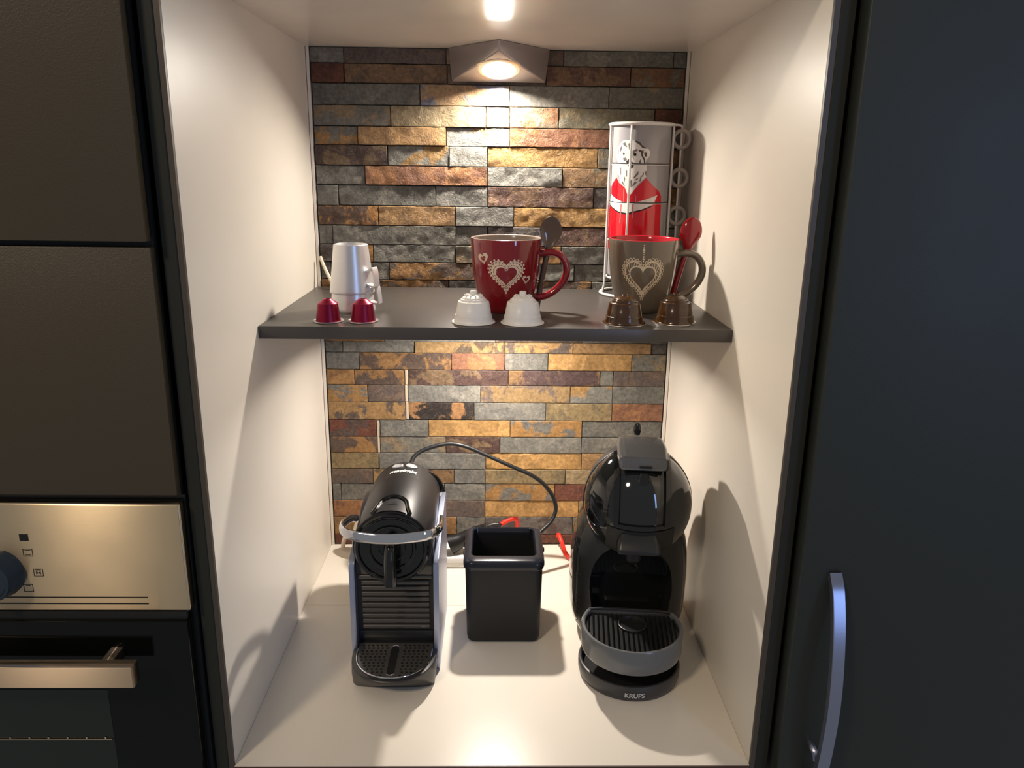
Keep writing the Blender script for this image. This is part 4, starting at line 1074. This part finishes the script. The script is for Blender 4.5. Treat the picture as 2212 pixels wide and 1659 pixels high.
# drip tray
TR = 0.0628; ty = -0.0180; yc = 0.0120
a0 = math.asin((yc-ty)/TR)
def dring(R, z, n=64):
    out = []
    aa = math.asin(min(1, (yc-ty)/R))
    for i in range(n+1):
        a = PI-aa + (PI+2*aa)*i/n
        out.append((R*math.cos(a), ty+R*math.sin(a), z))
    return out
bm = B(); loft(bm, [dring(TR-0.0050, 0.0475), dring(TR-0.0015, 0.0490), dring(TR, 0.0530), dring(TR+0.0004, 0.0790), dring(TR-0.0006, 0.0808), dring(TR-0.0030, 0.0812), dring(TR-0.0044, 0.0800), dring(TR-0.0048, 0.0640)])
tr = put('drip_tray', bm, 'tray_grey', km, ang=40)
bm = B(); loft(bm, [dring(TR-0.0050, 0.0560), dring(TR-0.0050, 0.0745)]); gr = put('tray_grid', bm, 'black_satin', tr, ang=30)
bm = B()
for k in range(19):
    x = -0.0540+k*0.0060
    h = math.sqrt(max(0, (TR-0.006)**2 - x*x))
    if h < 0.012: continue
    y1 = 0.0100; y0 = ty-h
    cuts = [(y0, y1)]
    if abs(x-0.001) < 0.0165:
        q = math.sqrt(0.0175**2-(x-0.001)**2); cuts = [(y0, -0.012-q), (-0.012+q, y1)]
    for a, b in cuts:
        if b-a > 0.002: box(bm, x-0.0009, x+0.0009, a, b, 0.0745, 0.0772, 0.0004, 1)
put('grid_bars', bm, 'black_gloss', gr)
bm = B(); lathe(bm, [(0.0180, 0.0745), (0.0180, 0.0775), (0.0172, 0.0778), (0.0160, 0.0772), (0.0155, 0.0748), (0.0001, 0.0748)], 36, (0.001, -0.012, 0)); put('centre_ring', bm, 'black_satin', gr)
bm = B(); tube(bm, [(-0.0540, 0.0125, 0.0800), (-0.03, 0.0135, 0.0815), (0.03, 0.0135, 0.0815), (0.0540, 0.0125, 0.0800)], 0.0018, 8, 6); put('rear_lip', bm, 'black_satin', tr)
bm = B(); box(bm, -0.030, 0.030, 0.005, 0.050, 0.045, 0.060, 0.002); put('tray_bracket', bm, 'black_satin', km)

# round head
HC = Vector((0.0045, 0.0560, 0.2140)); RX, RY, RZ_ = 0.0690, 0.0620, 0.0740
def on_ball(x, ph, off=0.0):
    """ph = 0 top, 90 front, 180 bottom"""
    p = math.radians(ph); k = math.sqrt(max(0.0, 1-(x/RX)**2))
    nrm = Vector((x/RX**2, -RY*k*math.sin(p)/RY**2, RZ_*k*math.cos(p)/RZ_**2)).normalized()
    q = HC + Vector((x, -RY*k*math.sin(p), RZ_*k*math.cos(p))) + nrm*off
    return tuple(q)
bm = B(); rings = []
N1 = 40
for i in range(N1+1):
    t = i/N1*PI/2; y = HC.y - RY*math.cos(t)*1.0 + 0.0; r = math.sin(t)
    rings.append([(HC.x+RX*r*math.cos(2*PI*j/96), y, HC.z+RZ_*r*math.sin(2*PI*j/96)) for j in range(96)])
R0 = loft(bm, rings[1:], cap=False); bm.faces.new(R0[0][::-1])
put('head_shell', bm, 'black_visor', km, ang=60)
bm = B()
prof = [(1.0, 0.0), (1.012, 0.0008), (1.014, 0.002), (1.0, 0.010), (0.965, 0.026), (0.90, 0.042), (0.80, 0.056), (0.62, 0.068), (0.30, 0.074), (0.01, 0.075)]
loft(bm, [[(HC.x+RX*s*math.cos(2*PI*j/96), HC.y+0.001+d, HC.z+RZ_*s*math.sin(2*PI*j/96)) for j in range(96)] for s, d in prof], cap=False)
put('head_rear', bm, 'black_head', km, ang=60)
def patch(bm, x0, x1, p0, p1, off, nx=16, npz=40, th=None):
    V = [[bm.verts.new(on_ball(x0+(x1-x0)*i/nx, p0+(p1-p0)*j/npz, off)) for i in range(nx+1)] for j in range(npz+1)]
    for j in range(npz):
        for i in range(nx): bm.faces.new((V[j][i], V[j][i+1], V[j+1][i+1], V[j+1][i]))
    brd = V[0] + [V[j][nx] for j in range(1, npz+1)] + V[npz][nx-1::-1] + [V[j][0] for j in range(npz-1, 0, -1)]
    W = [bm.verts.new(v.co + (HC-v.co).normalized()*0.004) for v in brd]
    for i in range(len(brd)):
        j = (i+1) % len(brd); bm.faces.new((brd[i], brd[j], W[j], W[i]))
bm = B(); patch(bm, -0.0270, 0.0290, 20, 94, 0.0008); vs_ = put('visor', bm, 'black_visor', km, ang=40)
for s in (-0.0290, 0.0310):
    bm = B(); patch(bm, s-0.0032, s+0.0032, 4, 96, 0.0040, 4, 44); put('visor_rail', bm, 'black_gloss', vs_, ang=40)
bm = B(); patch(bm, -0.0310, 0.0330, 94, 98, 0.0036, 16, 4); put('visor_lip', bm, 'black_gloss', vs_, ang=40)
bm = B(); tear = [(0.0065*math.sin(a)*(1-0.35*math.cos(a)) + 0.002, 46-9*math.cos(a)) for a in [2*PI*i/28 for i in range(28)]]
loft(bm, [[on_ball(x, p, 0.0008) for x, p in tear], [on_ball(0.002+(x-0.002)*0.85, 46+(p-46)*0.85, 0.0020) for x, p in tear], [on_ball(0.002+(x-0.002)*0.3, 46+(p-46)*0.3, 0.0012) for x, p in tear]])
put('drop_emblem', bm, 'black_gloss', vs_)  # glossy teardrop standing for the indented emblem, no lamp
# little side slit on the ball
bm = B(); tube(bm, [on_ball(-0.0600, 82, 0.0002), on_ball(-0.0570, 92, 0.0006), on_ball(-0.0500, 102, 0.0002)], 0.0012, 8, 6); put('side_notch', bm, 'gun_metal', km)
# pod drawer with its grip
bm = B(); patch(bm, -0.0400, 0.0420, 101, 140, 0.0014, 24, 20); dr = put('pod_holder', bm, 'black_matte', km, ang=40)
bm = B(); rings = []
for z, hx, y0, y1 in ((0.1960, 0.0225, -0.004, 0.014), (0.1900, 0.0240, -0.010, 0.016), (0.1820, 0.0262, -0.0190, 0.018), (0.1780, 0.0262, -0.0200, 0.018), (0.1755, 0.0250, -0.0190, 0.018)):
    rings.append([(p[0]+0.003, p[1], z) for p in rrect(hx, (y1-y0)/2, 0.005, 5, 0, (y0+y1)/2)])
loft(bm, rings); put('grip', bm, 'black_satin', dr, ang=40)
bm = B(); lathe(bm, [(0.010, 0.163), (0.010, 0.150), (0.007, 0.146), (0.0001, 0.146)], 24, (0, 0.022, 0)); put('nozzle', bm, 'black_matte', km)
# locking lever with clear cover
bm = B(); rings = []
for y, z0, z1, hx in ((0.0120, 0.2740, 0.2860, 0.0265), (0.0135, 0.2715, 0.2885, 0.0280), (0.0300, 0.2730, 0.2925, 0.0282), (0.0600, 0.2760, 0.2940, 0.0280), (0.0820, 0.2700, 0.2900, 0.0260)):
    rings.append([(p[0]+0.008, y, p[1]+0.0015) for p in rrect(hx, (z1-z0)/2, 0.0045, 5, 0, (z0+z1)/2)])
loft(bm, rings); lk = put('locking_lever', bm, 'black_satin', km, ang=40)
bm = B(); rings = []
for y, z0, z1, hx in ((0.0080, 0.2745, 0.2915, 0.0290), (0.0300, 0.2790, 0.2965, 0.0305), (0.0600, 0.2820, 0.2980, 0.0300), (0.0800, 0.2800, 0.2930, 0.0280)):
    rings.append([(p[0]+0.0045, y, p[1]+0.0015) for p in rrect(hx, (z1-z0)/2, 0.0055, 5, 0, (z0+z1)/2)])
loft(bm, rings); put('clear_cover', bm, 'clear_plastic', lk, ang=40)
bm = B(); box(bm, 0.0005, 0.0155, 0.0060, 0.0130, 0.2790, 0.2810, 0.0004, 1); put('lever_slot', bm, 'black_hole', lk, smooth=False)
bm = B(); lathe(bm, [(0.0001, 0.3110), (0.0035, 0.3100), (0.0055, 0.3060), (0.0055, 0.3010), (0.004, 0.296)], 20, (0.0020, 0.0840, 0)); put('top_knob', bm, 'black_gloss', lk)
# raised script down the left flank
def on_flank(x, y):
    a = -1.02 - y/0.078
    w, d = 0.0805*0.955, 0.0825*0.985
    c, s = math.sin(a), -math.cos(a)
    return (w*math.copysign(abs(c)**(2/2.35), c)*1.012, 0.1010-0.004+d*math.copysign(abs(s)**(2/2.35), s)*1.012, 0.086+x)
bm = text_bm('NESCAFÉ Dolce Gusto', 0.0105, on_flank, 0.0); put('embossed_script', bm, 'black_gloss', km, smooth=False)

# ================================================================== POWER STRIP, CABLES AND PLUGS
ps = root('power_strip', (-0.155, -0.0560, 0), 'low white power strip lying behind the slim coffee machine', 'power strip')
bm = B(); box(bm, -0.072, 0.107, -0.0375, 0.0300, 0.0002, 0.0200, 0.004, 3); put('housing', bm, 'capsule_white', ps, ang=40)
bm = B(); box(bm, -0.066, 0.104, -0.0378, -0.0372, 0.0085, 0.0092); put('housing_seam', bm, 'silicone', ps, smooth=False)
wp = root('plug', (-0.2200, -0.0560, 0.0204), 'cream plug behind the left edge of the slim coffee machine', 'plug')
bm = B(); tube(bm, [(0.0, 0, 0.0), (0.001, 0, 0.014), (0.002, 0.002, 0.026), (0.006, 0.004, 0.040)], 0.0170, 24, 6, ry=0.0150); put('body', bm, 'plug_white', wp)
bm = B(); tube(bm, [(-0.0130, 0.002, 0.024), (-0.0240, 0.010, 0.018), (-0.0330, 0.018, 0.004), (-0.0380, 0.026, -0.015)], 0.0036, 10, 8); put('lead', bm, 'plug_white', wp)

bp = root('plug', (-0.0690, -0.0780, 0.0225), 'black plug lying on the power strip left of the bin', 'plug')
bm = B()
sweep(bm, smooth_path([(-0.0050, -0.003, 0.0130), (0.0040, -0.002, 0.0165), (0.0150, 0.0, 0.0215), (0.0270, 0.001, 0.0290), (0.0340, 0.002, 0.0340)], 6), lambda t: circ(0.0165-0.0085*t, 20, 0.0125-0.0040*t), upv=(0, 1, 0)); put('body', bm, 'rubber_black', bp, ang=60)
bm = B()
for k in range(5):
    c = Vector((0.0330+0.0042*k, 0.002, 0.0340+0.0022*k)); 
    sweep(bm, [c, c+Vector((0.0026, 0, 0.0014))], lambda t: circ(0.0080-0.0007*k, 16), upv=(0, 1, 0))
put('strain_relief', bm, 'rubber_black', bp)

bm = B()
tube(bm, [(-0.1300, -0.1300, 0.1500), (-0.1310, -0.1080, 0.1850), (-0.1180, -0.0950, 0.2010), (-0.0800, -0.0860, 0.2110), (-0.0500, -0.0830, 0.2070), (-0.0150, -0.0830, 0.1920), (0.0250, -0.0850, 0.1740), (0.0620, -0.0850, 0.1560), (0.0850, -0.0860, 0.1340), (0.0960, -0.0900, 0.1080),
    (0.0890, -0.0980, 0.0870), (0.0680, -0.1100, 0.0700), (0.0450, -0.1250, 0.0500), (0.0250, -0.1400, 0.0250), (0.0050, -0.1500, 0.0060), (-0.0250, -0.1480, 0.0036)], 0.0033, 12, 10)
tag(put('power_cable', bm, 'rubber_black'), 'black power cable arching from the slim machine over to the bin', 'cable')
bm = B()
tube(bm, [(-0.0140, -0.0770, 0.0660), (-0.0050, -0.0755, 0.0690), (0.0060, -0.0740, 0.0690), (0.0080, -0.0720, 0.0670)], 0.0026, 10, 6)
tag(put('plug_lead', bm, 'rubber_black'), 'thin black lead running from the black plug to the orange red cable', 'cable')
bm = B(); tube(bm, [(0.1065, -0.0160, 0.0200), (0.1072, -0.0330, 0.0300), (0.1110, -0.0450, 0.0240), (0.1180, -0.0580, 0.0080), (0.1330, -0.0800, 0.0040), (0.1550, -0.1150, 0.0040), (0.1700, -0.1400, 0.0040)], 0.0037, 12, 8)
tag(put('red_cable', bm, 'cable_red'), 'orange red cable coming from the wall behind the round headed machine', 'cable')
rc_ = root('red_cable', (0, 0, 0), 'short orange red cable loop over the back of the black bin', 'cable')
bm = B(); tube(bm, [(0.0080, -0.0660, 0.0640), (0.0180, -0.0640, 0.0700), (0.0290, -0.0620, 0.0735), (0.0345, -0.0600, 0.0710), (0.0358, -0.0580, 0.0620), (0.0350, -0.0560, 0.0400), (0.0330, -0.0600, 0.0100), (0.0300, -0.0800, 0.0040), (0.0200, -0.1100, 0.0040)], 0.0037, 12, 8); put('cable', bm, 'cable_red', rc_)
bm = B()
for k in range(5):
    c = Vector((0.0080-0.0036*k, -0.0660, 0.0640-0.0010*k)); sweep(bm, [c, c+Vector((-0.0022, 0, -0.0006))], lambda t: circ(0.0052-0.0004*k, 14), upv=(0, 1, 0))
put('strain_relief', bm, 'rubber_black', rc_)
